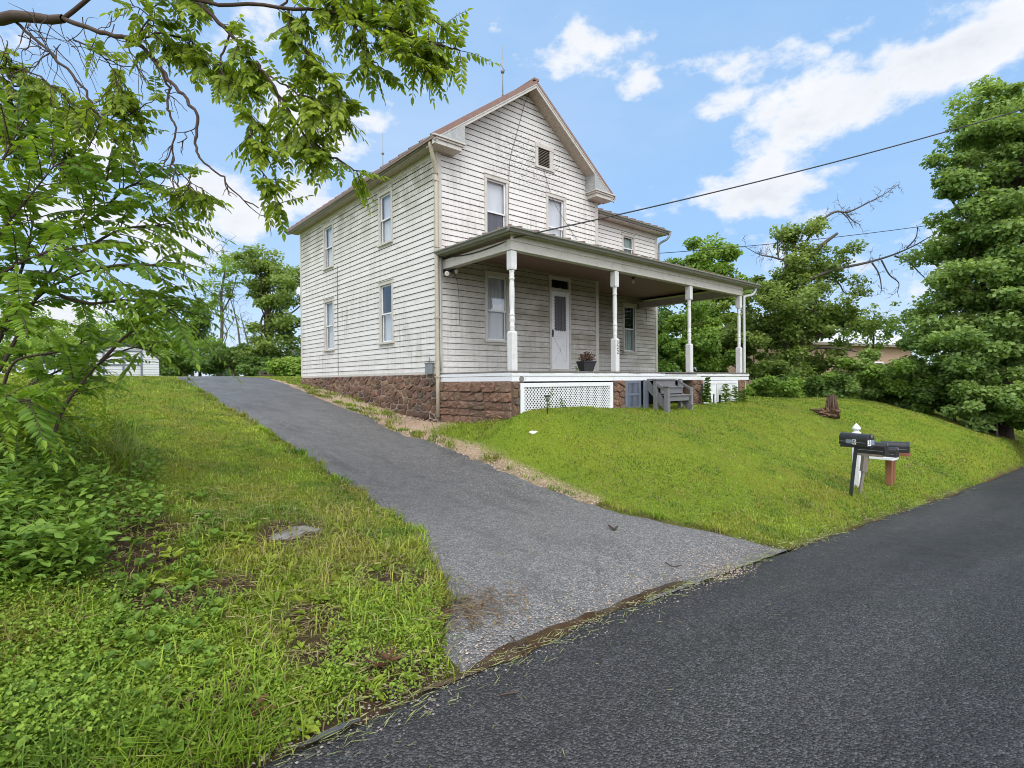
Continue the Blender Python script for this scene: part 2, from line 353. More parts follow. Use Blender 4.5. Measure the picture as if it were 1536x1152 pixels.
def bare_mask(x, y):
    m = np.zeros(np.shape(x)); w = (fbm(x, y, 3.2, 5)-.5)*.9
    for (c, r) in BARE: m = np.maximum(m, 1-sstep(.55, 1.05, np.hypot(x-c[0], y-c[1])/r + w))
    m = np.maximum(m, (1-sstep(.0, .35, y-ROAD_Y+.0+(fbm(x, y, 2.5, 9)-.5)*.35))*(x < -3.6))   # muddy road verge
    m = np.maximum(m, (1-sstep(.0, .16, y-ROAD_Y+(fbm(x, y, 2.5, 9)-.5)*.2))*(x > -.5))
    d = np.minimum(np.abs(x-drive_x(y, -1)), np.abs(x-drive_x(y, 1)))
    m = np.maximum(m, (1-sstep(.02, .16, d+(fbm(x, y, 4, 3)-.5)*.2))*.8*(y < 9))
    return m
def gravel_mask(x, y):
    n = (fbm(x, y, 2., 21)-.5)*.5
    a = (1-sstep(-.02, .12, -(x+.98)+n*.3))*(x < .05)*(1-sstep(8.8, 9.6, y))*sstep(-1.0, -.3, y+n)
    d = x-drive_x(y, 1)
    b = (1-sstep(.10, .30, np.abs(d)+n*.3))*(y < .2)*(y > -5.5)*np.where(y < -2.6, .75, 1.)
    c = (1-sstep(.25, .7, np.hypot(x-.0, y+.2)+n*.6))*.9
    return np.clip(np.maximum(np.maximum(a, b), c), 0, 1)

def rough(x, y): return ((fbm(x, y, .9, 31)-.5)*.07+(fbm(x, y, .33, 33)-.5)*.12*sstep(-2.6, -3.6, y))*sstep(ROAD_Y+.2, ROAD_Y+.9, y)*sstep(.1, .7, np.minimum(np.abs(x-drive_x(y, 1)), np.abs(x-drive_x(y, -1))))
def axis(segs):
    out = []
    for a, b, st in segs: out += list(np.arange(a, b-1e-6, st))
    out.append(segs[-1][1]); return np.array(out)
gx = axis([(-700, -100, 100), (-100, -30, 10), (-30, -14, 1), (-14, -9, .25), (-9, 4, .12), (4, 22, .25), (22, 40, 2), (40, 100, 10), (100, 700, 100)])
gy = axis([(-500, -60, 80), (-60, -16, 4), (-16, -8, 1), (-8, -2, .1), (-2, 10, .2), (10, 24, .7), (24, 60, 4), (60, 700, 80)])
GX, GY = np.meshgrid(gx, gy, indexing='ij'); GZ = H(GX, GY)
drop = in_drive(GX, GY, -.05)*.05 + ((GY < ROAD_Y-.03) & (GY > -13.6))*.06 + in_house(GX, GY)*.03
far = sstep(40, 300, np.hypot(GX, GY)); GZ = GZ - drop + rough(GX, GY)*(1-in_drive(GX, GY, .3)) + far*3
bm_, gm_ = bare_mask(GX, GY), gravel_mask(GX, GY)
w1 = fbm(GX, GY, .8, 41)[..., None]
gcol = np.array([.15, .235, .016])*(1-w1) + np.array([.22, .27, .025])*w1
gcol = gcol*(1-bm_[..., None]) + np.array([.085, .052, .034])*bm_[..., None]
gcol = gcol*(1-gm_[..., None]) + np.array([.46, .34, .235])*gm_[..., None]
nx, ny = GX.shape; ii, jj = np.meshgrid(np.arange(nx-1), np.arange(ny-1), indexing='ij')
gf = np.stack([ii*ny+jj, (ii+1)*ny+jj, (ii+1)*ny+jj+1, ii*ny+jj+1], -1).reshape(-1, 4)
m, t = new_mat('lawn_soil')
c = t.n('Attribute', props=dict(attribute_name='col')); n1 = t.noise(t.pos, 30, 6, .7); n2 = t.noise(t.pos, 140, 4, .7)
a = t.mix(t.maprange(n1, .3, .7, 0, .6), c, t.mix(1., c, (.45, .45, .45), 'MULTIPLY'))
a = t.mix(t.maprange(n2, .45, .75, 0, .6), a, t.mix(1., c, (1.7, 1.65, 1.55), 'MULTIPLY'))
surf(t, a, .9, t.bump(t.math('ADD', n1, n2), .8, .03), .15); MAT['soil'] = m
g_o = link('ground', np_mesh('ground', np.stack([GX, GY, GZ], -1).reshape(-1, 3), gf, gcol.reshape(-1, 3), True), m); tag(g_o, kind='structure')

def asphalt(name, c1, c2, speck, wet, tint, big=.55, chip=130., kk=1., grade=False):
    m, t = new_mat(name)
    vor = t.n('TexVoronoi', outp=1, Vector=t.pos, Scale=chip); dist = t.n('TexVoronoi', outp=0, Vector=t.pos, Scale=chip)
    sx = t.n('SeparateXYZ', i0=vor)
    big_n = t.noise(t.pos, big, 5, .6); mid = t.noise(t.pos, 6, 6, .65)
    a = t.mix(t.maprange(big_n, .35, .65), c1, c2)
    a = t.mix(t.math('MULTIPLY', t.math('POWER', sx, 2.2), .85), a, speck); a = t.mix(t.maprange(t.n('SeparateXYZ', 1, i0=vor), .0, .5, .8*kk, 0.), a, (.010, .010, .012))
    a = t.mix(t.maprange(mid, .42, .72, 0, .45), a, tint)
    if not grade: a = t.mix(t.maprange(t.noise(t.scale(t.pos, .10, .9, 1), 1.0, 5, .6), .44, .64, 0., .55), a, t.mix(t.math('POWER', sx, 2.), (.040, .039, .040), (.16, .158, .158)))
    if grade:
        yy = t.math('ADD', t.n('SeparateXYZ', 1, i0=t.pos), t.math('MULTIPLY', t.noise(t.pos, .7, 5, .65), 2.2))
        a = t.mix(t.maprange(yy, -2.0, -5.6, 0., .62), a, t.mix(t.math('POWER', sx, 2.), (.140, .137, .134), (.42, .40, .38)))
        a = t.mix(t.math('MULTIPLY', t.maprange(t.noise(t.scale(t.pos, 2.2, .5, 1), 1.1, 6, .7), .52, .70), .55), a, (.05, .048, .047))
        crk = t.n('TexVoronoi', props=dict(feature='DISTANCE_TO_EDGE'), Vector=t.n('VectorMath', props=dict(operation='ADD'), i0=t.pos, i1=t.n('TexNoise', 1, Vector=t.pos, Scale=2.5, Detail=5.)), Scale=.55)
        a = t.mix(t.math('MULTIPLY', t.maprange(crk, .002, .008, .30, 0.), t.maprange(t.noise(t.pos, .5, 3, .5), .45, .6)), a, (.02, .02, .02))
    fine = t.noise(t.pos, 320, 2, .6); a = t.mix(t.maprange(fine, .4, .7, 0, .45), a, (.012, .012, .013))
    rough = t.maprange(t.noise(t.pos, .9, 4, .6), .35, .65, wet, wet+.25)
    h = t.math('SUBTRACT', 1., dist)
    surf(t, a, rough, t.bump(t.math('ADD', h, t.math('MULTIPLY', mid, .6)), .9, .012), .3); return m
MAT['road'] = asphalt('wet_dark_asphalt', (.019, .0185, .0195), (.029, .0285, .030), (.12, .118, .12), .42, (.014, .0138, .0145), .5, 88.)
MAT['drive'] = asphalt('old_grey_asphalt', (.070, .067, .065), (.110, .107, .103), (.40, .385, .37), .40, (.066, .063, .061), .35, 85., .6, grade=True)
# driveway sheet between its two irregular edges
dy = np.concatenate([np.arange(-7.62, 2, .1), np.arange(2, 13.01, .25)]); kk = np.linspace(0, 1, 25)
xl = drive_x(dy, -1) + (vnoise(dy, dy*0, 2.2, 61)-.5)*.16 + (vnoise(dy, dy*0+3, 6, 62)-.5)*.07; xr_ = drive_x(dy, 1) + (vnoise(dy, dy*0, 2.0, 63)-.5)*.14 + (vnoise(dy, dy*0+5, 6, 64)-.5)*.07
DX = xl[:, None]*(1-kk)+xr_[:, None]*kk; DY = np.repeat(dy[:, None], 25, 1); edge = np.minimum(kk, 1-kk)
DZ = H(DX, DY) + .016 - .05*(edge < .001) + .008*np.sin(np.pi*kk)
dm, dn = DX.shape; ii, jj = np.meshgrid(np.arange(dm-1), np.arange(dn-1), indexing='ij')
df = np.stack([ii*dn+jj, ii*dn+jj+1, (ii+1)*dn+jj+1, (ii+1)*dn+jj], -1).reshape(-1, 4)
tag(link('driveway', np_mesh('driveway', np.stack([DX, DY, DZ], -1).reshape(-1, 3), df, None, True), MAT['drive']), kind='structure')
# road sheet
rx = axis([(-60, -12, 2), (-12, 8, .12), (8, 30, .5), (30, 120, 6)]); rk = np.concatenate([[0, .004, .01], np.linspace(.05, 1, 14)])
ey = ROAD_Y + (vnoise(rx, rx*0, .8, 71)-.5)*.10 + (vnoise(rx, rx*0+4, 3.5, 72)-.5)*.06
RX = np.repeat(rx[:, None], len(rk), 1); RY = ey[:, None]*(1-rk) + (-13.4)*rk
RZ = road_z(RX) + .022 + .07*np.sin(np.pi*np.clip(rk, 0, 1)) - np.where(rk < .002, .06, 0)
rm, rn = RX.shape; ii, jj = np.meshgrid(np.arange(rm-1), np.arange(rn-1), indexing='ij')
rf = np.stack([ii*rn+jj, (ii)*rn+jj+1, (ii+1)*rn+jj+1, (ii+1)*rn+jj], -1).reshape(-1, 4)[:, ::-1]
tag(link('road', np_mesh('road', np.stack([RX, RY, RZ], -1).reshape(-1, 3), rf, None, True), MAT['road']), kind='structure')
# brown run-off water lying in the joint between driveway and road
m, t = new_mat('muddy_water'); n = t.noise(t.pos, 7, 5, .7)
surf(t, t.mix(t.maprange(n, .35, .65), (.040, .024, .013), (.085, .055, .033)), t.maprange(t.noise(t.pos, 22, 4, .7), .45, .75, .03, .45), t.bump(t.noise(t.pos, 25, 4, .6), .18, .008), .6); MAT['mud'] = m
def puddle(name, x0, x1, yoff, w, dz, mat, seed):
    px = np.arange(x0, x1, .05); tt = (px-x0)/(x1-x0); ww = w*np.sin(np.pi*np.clip(tt, .02, .98))**.5*(.15+1.6*fbm(px, px*0, 3.2, seed))
    cy = ROAD_Y + yoff + (fbm(px, px*0+7, 1.5, seed)-.5)*.10
    k5 = np.linspace(-1, 1, 5); PY = cy[:, None]+ww[:, None]*k5*.5; PX = np.repeat(px[:, None], 5, 1)
    base = H(px, cy)+.034; PZ = np.repeat(base[:, None], 5, 1)+dz-.001*np.abs(k5)
    a_, b_ = PX.shape; ii, jj = np.meshgrid(np.arange(a_-1), np.arange(b_-1), indexing='ij')
    f = np.stack([ii*b_+jj, (ii+1)*b_+jj, (ii+1)*b_+jj+1, ii*b_+jj+1], -1).reshape(-1, 4)
    tag(link(name, np_mesh(name, np.stack([PX, PY, PZ], -1).reshape(-1, 3), f, None, True), mat), kind='structure')
puddle('puddle', -5.0, -2.3, .06, .17, -.002, MAT['mud'], 81)
m, t = new_mat('clear_puddle_water'); surf(t, (.06, .055, .05), .04, t.bump(t.noise(t.pos, 12, 3, .6), .15, .01), .6); MAT['water'] = m
puddle('puddle', -5.70, -5.32, .02, .045, .012, MAT['water'], 85)

# ---------------------------------------------------------------- farmhouse
house = thing('farmhouse', (2.68, 4., -.9), 'old two-storey white clapboard farmhouse with front porch and red metal roof on stone foundation', 'house')
fL = Frame((0, 0, 0), (0, 1, 0), (-1, 0, 0)); fF = Frame((0, 0, 0), (1, 0, 0), (0, -1, 0)); fW = Frame((0, 1.286, 0), (1, 0, 0), (0, -1, 0))
fR = Frame((5.36, 0, 0), (0, 1, 0), (1, 0, 0)); fWR = Frame((10.12, 1.286, 0), (0, 1, 0), (1, 0, 0)); fB = Frame((0, 8.6, 0), (1, 0, 0), (0, 1, 0)); fWB = Frame((5.36, 6., 0), (1, 0, 0), (0, 1, 0))
PITCHB = .135
def siding(name, fr, u0, u1, z0, z1, openings, gable=None, porch_z=None, mats=('siding', 'porch_siding'), pitch=PITCHB, parent=None):
    """clapboards laid row by row, cut round the openings (ua,ub,za,zb)"""
    mb = MB(); r = int(math.floor(z0/pitch))
    rr = random.Random(name)
    while r*pitch < z1:
        a, b = r*pitch, (r+1)*pitch; r += 1
        cuts = sorted({max(a, z0), min(b, z1)} | {z for o in openings for z in o[2:4] if max(a, z0) < z < min(b, z1)})
        sag = rr.uniform(-.002, .002); lip = rr.uniform(.020, .026)
        for za, zb in zip(cuts[:-1], cuts[1:]):
            if zb-za < .002: continue
            zm = (za+zb)/2; segs = [(u0, u1)]
            for (ua, ub, oa, ob) in openings:
                if oa < zm < ob:
                    ns = []
                    for (s0, s1) in segs:
                        if ub <= s0 or ua >= s1: ns.append((s0, s1)); continue
                        if ua > s0: ns.append((s0, ua))
                        if ub < s1: ns.append((ub, s1))
                    segs = ns
            nf = lambda z: lip + (.008-lip)*((z-a)/pitch)
            for (s0, s1) in segs:
                gl = lambda z: (s0, s1)
                if gable:
                    uc, zc, sl = gable
                    gl = lambda z, s0=s0, s1=s1: (max(s0, uc-(zc-z)/sl), min(s1, uc+(zc-z)/sl))
                mi = 1 if (porch_z and zm < porch_z) else 0
                g = b-.011; zt = min(zb, g)
                if zt > za+1e-4:
                    l0, r0 = gl(za); l1, r1 = gl(zt)
                    if r0-l0 > .02:
                        if r1 < l1: l1 = r1 = (l1+r1)/2
                        mb.quad(fr.P(l0, nf(za)+sag, za), fr.P(r0, nf(za)+sag, za), fr.P(r1, nf(zt)+sag, zt), fr.P(l1, nf(zt)+sag, zt), mi)
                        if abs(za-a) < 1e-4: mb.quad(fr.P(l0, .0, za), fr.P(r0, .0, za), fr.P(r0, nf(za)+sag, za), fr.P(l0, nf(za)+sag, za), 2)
                if zb > g+1e-4:
                    q0 = max(za, g); l0, r0 = gl(q0); l1, r1 = gl(zb)
                    if r0-l0 > .02:
                        if r1 < l1: l1 = r1 = (l1+r1)/2
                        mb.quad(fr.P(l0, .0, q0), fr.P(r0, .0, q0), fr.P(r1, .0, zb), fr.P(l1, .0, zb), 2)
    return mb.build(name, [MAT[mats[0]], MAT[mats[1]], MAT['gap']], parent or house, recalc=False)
# openings: (u0,u1,z0,z1) = outer edge of the casing
WL = [(2.03, 2.78, 3.285, 4.677), (5.76, 6.52, 3.285, 4.677), (2.03, 2.78, .755, 2.366), (5.76, 6.52, .755, 2.366)]
WF = [(1.30, 2.04, 3.10, 4.715), (3.33, 4.06, 3.10, 4.715), (1.29, 2.04, .72, 2.40)]
VENT = (2.955, 3.60, 5.335, 5.91); DOOR = (3.42, 4.23, .10, 2.57)
WW = [(8.13, 8.83, 3.9, 4.78), (8.16, 8.88, .72, 2.40)]
SL = .734
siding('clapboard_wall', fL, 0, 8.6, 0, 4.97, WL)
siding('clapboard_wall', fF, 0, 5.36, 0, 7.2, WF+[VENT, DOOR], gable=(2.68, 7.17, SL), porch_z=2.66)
siding('clapboard_wall', fR, 0, 8.6, 0, 4.97, [])
siding('clapboard_wall', fB, 0, 5.36, 0, 7.2, [], gable=(2.68, 7.17, SL))
siding('wing_wall', fW, 5.36, 10.12, 0, 5.05, WW, porch_z=2.66)
siding('wing_wall', fWR, 0, 4.714, 0, 6.0, [], gable=(2.31, 5.95, .36))
siding('wing_wall', fWB, 0, 4.76, 0, 5.05, [])
mb = MB()   # inner lining closes the wall behind the boards
for fr, u1, zt, ops in ((fL, 8.6, 4.97, WL), (fF, 5.36, 4.97, WF+[DOOR]), (fW, 10.12, 5.05, WW)):
    us = sorted({(5.37 if fr is fW else .03), u1-.03} | {e for o in ops for e in (o[0]+.06, o[1]-.06)}); zs = sorted({0, zt} | {e for o in ops for e in (o[2]+.06, o[3]-.06)})
    for ua, ub in zip(us[:-1], us[1:]):
        for za, zb in zip(zs[:-1], zs[1:]):
            if not any(o[0] < (ua+ub)/2 < o[1] and o[2] < (za+zb)/2 < o[3] for o in ops): mb.fbox(fr, ua, ub, -.14, -.02, za, zb)
mb.box(.2, 5.2, .2, 8.4, -.05, .0); mb.box(.2, 5.2, .2, 8.4, 4.90, 4.93); mb.box(.2, 5.2, .2, 8.4, 2.7, 2.8); mb.box(5.4, 9.9, 1.5, 5.8, 2.7, 2.8); mb.box(5.4, 9.9, 1.5, 5.8, 4.98, 5.0)
mb.box(2.6, 2.7, .2, 8.4, 0, 4.9); mb.box(.2, 5.2, 3.9, 4.0, 0, 4.9)
mb.build('inner_wall', plain('dim_interior', (.10, .095, .09), .9, .05), house)
# corner boards, frieze boards
for nm, fr, u0, u1, n0, n1, z0, z1 in (('corner_board', fF, -.028, .095, .0, .030, 0, 4.93), ('corner_board', fL, .0, .095, .0, .030, 0, 4.93), ('corner_board', fL, 8.50, 8.628, 0, .03, 0, 4.93),
  ('corner_board', fF, 5.265, 5.388, 0, .03, 0, 4.93), ('corner_board', fW, 10.02, 10.148, 0, .03, 0, 5.04), ('frieze_board', fL, .1, 8.5, .002, .026, 4.80, 4.945), ('frieze_board', fW, 5.40, 10.01, .002, .026, 4.88, 5.045), ('sill_board', fL, .1, 8.5, .002, .028, -.03, .035)):
    mb = MB(); mb.fbox(fr, u0, u1, n0, n1, z0, z1); mb.build(nm, MAT['trim'], house, bevel=.003)

def window(fr, o, shade=1., upper='blind', lower='blind', dark_low=False, sill=True, meet=None, gapu=None):
    ua, ub, za, zb = o; w = .075
    zs_ = za+(.07 if sill else .0)
    mb = MB()
    mb.fbox(fr, ua, ua+w, -.02, .034, zs_, zb); mb.fbox(fr, ub-w, ub, -.02, .034, zs_, zb); mb.fbox(fr, ua-.01, ub+.01, -.02, .040, zb-w, zb+.012)
    mb.fbox(fr, ua-.02, ub+.02, -.02, .055, zb+.012, zb+.03)
    win = mb.build('window', MAT['trim'], house, bevel=.003)
    if sill:
        s = MB(); s.fbox(fr, ua-.025, ub+.025, -.03, .075, za+.02, za+.07); s.fbox(fr, ua, ub, -.01, .03, za-.02, za+.02); s.build('sill', MAT['trim'], win, bevel=.004)
    zm = meet or (zs_+zb-w)/2
    ia, ib = ua+w, ub-w; s = .038
    for k, (a, b, nn) in enumerate(((zs_, zm+.02, -.035), (zm-.02, zb-w, -.012))):
        q = MB(); q.fbox(fr, ia, ia+s, nn-.022, nn, a, b); q.fbox(fr, ib-s, ib, nn-.022, nn, a, b); q.fbox(fr, ia+s, ib-s, nn-.022, nn, a, a+s+.006*(1-k)); q.fbox(fr, ia+s, ib-s, nn-.022, nn, b-s, b)
        so = q.build('sash', MAT['clean_white'], win, bevel=.002)
        g = MB(); P = fr.P; nn2 = nn-.012
        g.quad(P(ia+s, nn2, a+s), P(ib-s, nn2, a+s), P(ib-s, nn2, b-s), P(ia+s, nn2, b-s)); g.build('pane', MAT['glass'], win)
        cov = (lower, upper)[k]
        if cov:
            cc = MB(); nn3 = -.10 if cov != 'screen' else nn-.03
            lo, hi = (a, b)
            n_ = 26; pts = []
            for i in range(n_+1):
                uu = ia-.03+(ib-ia+.06)*i/n_; wv = (.012*math.sin(i*2.3)+.006*math.sin(i*5.1)) if cov in ('curtain', 'lace') else 0
                pts.append((uu, nn3+wv))
            if gapu and k in gapu[2]: pts = [p for p in pts if not (gapu[0] < (p[0]-ia)/(ib-ia) < gapu[1])]
            for (p, q_) in zip(pts[:-1], pts[1:]):
                if q_[0]-p[0] > .2*(ib-ia) : continue
                cc.quad(P(p[0], p[1], lo), P(q_[0], q_[1], lo), P(q_[0], q_[1], hi), P(p[0], p[1], hi))
            cc.build('curtain', MAT[cov], win, recalc=False)
    return win
window(fL, WL[0]); window(fL, WL[1]); window(fL, WL[2], upper=None, lower='curtain'); window(fL, WL[3], upper='curtain', lower='curtain', gapu=(.0, .30, (1,)))
window(fF, WF[0], lower='screen', sill=False); window(fF, WF[1], lower='curtain', sill=False)
window(fF, WF[2], upper='curtain', lower='blind', meet=1.50); window(fW, WW[0], upper='lace', lower='lace', sill=False); window(fW, WW[1], upper=None, lower='lace')
# gable vent
mb = MB(); ua, ub, za, zb = VENT
mb.fbox(fF, ua, ua+.10, 0, .035, za, zb); mb.fbox(fF, ub-.13, ub, 0, .035, za, zb); mb.fbox(fF, ua-.01, ub+.01, 0, .045, zb-.08, zb+.02); mb.fbox(fF, ua-.02, ub+.02, 0, .05, za-.03, za+.03)
v = mb.build('gable_vent', MAT['trim'], house, bevel=.003)
q = MB(); n_ = 11
for i in range(n_):
    z_ = za+.04+(zb-za-.13)*i/n_; P = fF.P
    q.hexa([P(ua+.10, -.05, z_+.035), P(ub-.13, -.05, z_+.035), P(ub-.13, -.05, z_+.047), P(ua+.10, -.05, z_+.047), P(ua+.10, .018, z_), P(ub-.13, .018, z_), P(ub-.13, .018, z_+.012), P(ua+.10, .018, z_+.012)])
q.build('louver', MAT['grey_wood'], v); q = MB(); q.fbox(fF, ua+.1, ub-.13, -.09, -.07, za, zb); q.build('vent_backing', MAT['dark'], v)
# front door
mb = MB(); ua, ub, za, zb = DOOR
mb.fbox(fF, ua, ua+.075, -.02, .036, za, zb); mb.fbox(fF, ub-.075, ub, -.02, .036, za, zb); mb.fbox(fF, ua-.01, ub+.01, -.02, .042, zb-.08, zb+.01); mb.fbox(fF, ua+.075, ub-.075, -.02, .030, 2.19, 2.27); mb.fbox(fF, ua-.04, ub+.04, -.03, .10, za-.05, za+.01)
d = mb.build('door', MAT['trim'], house, bevel=.003); ia, ib = ua+.075, ub-.075
q = MB(); z0, z1 = za+.015, 2.185
for a, b, c_, e in ((ia, ia+.10, z0, z1), (ib-.10, ib, z0, z1), (ia+.10, ib-.10, z1-.11, z1), (ia+.10, ib-.10, .98, 1.12), (ia+.10, ib-.10, z0, z0+.16)): q.fbox(fF, a, b, -.01, .026, c_, e)
q.fbox(fF, ia+.10, ib-.10, -.005, .010, z0+.16, .98)
P = fF.P
for s_ in (1, -1):
    xa, xb = (ia+.11, ib-.11) if s_ > 0 else (ib-.11, ia+.11)
    q.bar(P(xa, .014, z0+.17), P(xb, .014, .97), .028, .014, 0, up=(0, 1, 0))
q.fbox(fF, ia+.11, ib-.11, .010, .018, z0+.17, z0+.20); q.fbox(fF, ia+.11, ib-.11, .010, .018, .94, .97)
# scalloped edge of the screen opening
for k in range(12):
    zc = 1.15+(z1-.13-1.15)*k/11
    for xx in (ia+.102, ib-.102): q.add([P(xx+.024*math.cos(tt), .022, zc+.030*math.sin(tt)) for tt in np.linspace(0, 2*PI, 9)[:-1]], [tuple(range(8))])
for k in range(6):
    xc = ia+.13+(ib-ia-.26)*k/5
    for zz in (1.122, z1-.112): q.add([P(xc+.034*math.cos(tt), .022, zz+.024*math.sin(tt)) for tt in np.linspace(0, 2*PI, 9)[:-1]], [tuple(range(8))])
q.build('screen_door', MAT['clean_white'], d)
q = MB(); q.quad(P(ia+.1, -.002, 1.12), P(ib-.1, -.002, 1.12), P(ib-.1, -.002, z1-.11), P(ia+.1, -.002, z1-.11)); q.build('screen', MAT['screen'], d)
q = MB(); q.fbox(fF, ia+.40, ia+.425, -.002, .012, 1.12, z1-.11); q.build('mullion', MAT['grey_wood'], d)
q = MB(); q.quad(P(ia, -.01, 2.27), P(ib, -.01, 2.27), P(ib, -.01, zb-.08), P(ia, -.01, zb-.08)); q.build('transom_pane', MAT['glass'], d)
q = MB(); q.fbox(fF, ia+.022, ia+.045, .026, .06, 1.0, 1.13); q.fbox(fF, ia+.015, ia+.06, .026, .035, .96, 1.16); q.build('door_handle', MAT['black_metal'], d)

# foundation of rough stones in mortar
MAT['dark_mortar'] = weathered('dark_brown_mortar', (.20, .135, .10), (.11, .075, .06), .9, 6, .1, grime=(.06, .045, .035), gamt=.6, bump=.6)
def stone_wall(name, fr, u0, u1, ztop, zbot, seed, ashlar=False, mortar_out=.012):
    rr = random.Random(seed); mb = MB(); z = ztop
    zlow = min(zbot(u0), zbot(u1))-.25
    mb.cur = (1, 1, 1); mb.fbox(fr, u0, u1, -.30, mortar_out, zlow, ztop, 1)
    while z > zlow:
        hgt = rr.uniform(.12, .27) if ashlar else rr.uniform(.10, .19); u = u0+rr.uniform(-.2, 0)
        while u < u1:
            w = rr.uniform(.18, .62) if ashlar else rr.uniform(.13, .34); a = max(u, u0); b = min(u+w, u1); u += w
            if b-a < .04: continue
            j = .009 if ashlar else .022
            zz0 = z-hgt+rr.uniform(0, j); zz1 = z-rr.uniform(0, j); a += rr.uniform(.002, j); b -= rr.uniform(.002, j)
            if b-a < .03 or zz1-zz0 < .03: continue
            n1 = mortar_out+rr.uniform(.010, .045); k = rr.uniform(.8, 1.15); br = rr.random()
            base = (.30, .185, .13) if br < .6 else ((.25, .17, .125) if br < .85 else (.34, .25, .165)); mb.cur = tuple(min(1, c_*k) for c_ in base)
            # irregular faceted front
            c = [(a, zz0), (b, zz0), (b, zz1), (a, zz1)]; ring = []
            for i in range(4):
                (x0, y0), (x1, y1) = c[i], c[(i+1) % 4]
                for s_ in (.12, .5, .88): ring.append((x0+(x1-x0)*s_+rr.uniform(-.006, .006), y0+(y1-y0)*s_+rr.uniform(-.006, .006)))
            cx, cz = (a+b)/2, (zz0+zz1)/2; vs = [fr.P(p[0], mortar_out-.02, p[1]) for p in ring]; q_ = .88
            vs += [fr.P(cx+(p[0]-cx)*q_, n1+rr.uniform(-.016, .016), cz+(p[1]-cz)*q_) for p in ring]; vs.append(fr.P(cx, n1+rr.uniform(-.004, .018), cz))
            N_ = 12; fs = [(i, (i+1) % N_, N_+(i+1) % N_, N_+i) for i in range(N_)] + [(N_+i, N_+(i+1) % N_, 2*N_) for i in range(N_)]
            mb.add(vs, fs, 0)
        z -= hgt
    mb.cur = (1, 1, 1)
    return mb.build(name, [MAT['stone'], MAT['dark_mortar']], house, recalc=True)
def rubble_wall(name, fr, u0, u1, ztop, zbot, seed, cell=(.27, .155), mortar=.022, gap=.022, dark=0., jit=.46):
    """irregular stones: cells of a jittered point grid, shrunk to leave the joints"""
    rg = np.random.default_rng(seed); mb = MB(); zlow = min(zbot(u0), zbot(u1))-.25; mb.fbox(fr, u0, u1, -.30, mortar, zlow, ztop, 1)
    nu = int((u1-u0)/cell[0])+3; nz = int((ztop-zlow)/cell[1])+3
    P = np.array([((i-.5+.5*(j % 2))*cell[0]+u0+rg.uniform(-jit, jit)*cell[0], zlow+(j-.5)*cell[1]+rg.uniform(-jit, jit)*cell[1]*.95) for i in range(-1, nu) for j in range(-1, nz)])
    asp = cell[0]/cell[1]
    for p in P:
        poly = [(u0+.004, zlow), (u1-.004, zlow), (u1-.004, ztop-.004), (u0+.004, ztop-.004)]
        d = np.abs(P-p); nb = P[(d[:, 0] < cell[0]*2.6) & (d[:, 1] < cell[1]*2.6)]
        g = gap*rg.uniform(.4, 1.3)
        for q in nb:
            w = np.array([(q[0]-p[0])/asp, (q[1]-p[1])*asp])
            if np.hypot(*w) < 1e-6: continue
            n_ = w/np.hypot(*w); m_ = (p+q)/2; out = []
            dist = [ (v[0]-m_[0])*n_[0]+(v[1]-m_[1])*n_[1]+g*.5 for v in poly]
            for i in range(len(poly)):
                v, v2, s, s2 = poly[i], poly[(i+1) % len(poly)], dist[i], dist[(i+1) % len(poly)]
                if s <= 0: out.append(v)
                if s*s2 < 0: f = s/(s-s2); out.append((v[0]+(v2[0]-v[0])*f, v[1]+(v2[1]-v[1])*f))
            poly = out
            if len(poly) < 3: break
        if len(poly) < 3: continue
        A = abs(sum(poly[i][0]*poly[(i+1) % len(poly)][1]-poly[(i+1) % len(poly)][0]*poly[i][1] for i in range(len(poly))))/2
        if A < .0018: continue
        ring = []
        for i in range(len(poly)):
            (x0, y0), (x1, y1) = poly[i], poly[(i+1) % len(poly)]
            L_ = math.hypot(x1-x0, y1-y0); k_ = 3 if L_ > .06 else 1
            for s_ in np.linspace(.15, .85, k_): ring.append((x0+(x1-x0)*s_+rg.normal(0, .004), y0+(y1-y0)*s_+rg.normal(0, .004)))
        if len(ring) < 3: continue
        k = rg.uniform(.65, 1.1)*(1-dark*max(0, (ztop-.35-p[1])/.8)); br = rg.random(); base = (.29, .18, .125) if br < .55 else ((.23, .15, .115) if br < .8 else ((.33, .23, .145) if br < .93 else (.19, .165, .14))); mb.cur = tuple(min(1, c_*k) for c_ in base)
        cx, cz = np.mean(ring, 0); n1 = mortar+rg.uniform(.008, .045); N_ = len(ring); vs = [fr.P(q[0], mortar-.02, q[1]) for q in ring]+[fr.P(cx+(q[0]-cx)*.93, n1*.72+rg.normal(0, .003), cz+(q[1]-cz)*.93) for q in ring]+[fr.P(cx+(q[0]-cx)*.78, n1+rg.normal(0, .005), cz+(q[1]-cz)*.78) for q in ring]+[fr.P(cx, n1+rg.uniform(-.006, .012), cz)]
        fs = [(r*N_+i, r*N_+(i+1) % N_, (r+1)*N_+(i+1) % N_, (r+1)*N_+i) for r in (0, 1) for i in range(N_)]+[(2*N_+i, 2*N_+(i+1) % N_, 3*N_) for i in range(N_)]; mb.add(vs, fs, 0)
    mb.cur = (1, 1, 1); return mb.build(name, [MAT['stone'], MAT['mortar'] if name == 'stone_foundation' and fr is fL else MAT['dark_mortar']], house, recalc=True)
gz = lambda fr: (lambda u: h1(*fr.P(u, .1, 0)[:2]))
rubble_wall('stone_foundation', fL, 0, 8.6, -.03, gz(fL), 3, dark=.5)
fPL = Frame((0, -2.5, 0), (0, 1, 0), (-1, 0, 0)); fPF = Frame((0, -2.5, 0), (1, 0, 0), (0, -1, 0))
stone_wall('stone_foundation', fPL, .0, 2.44, -.20, gz(fPL), 5, True)
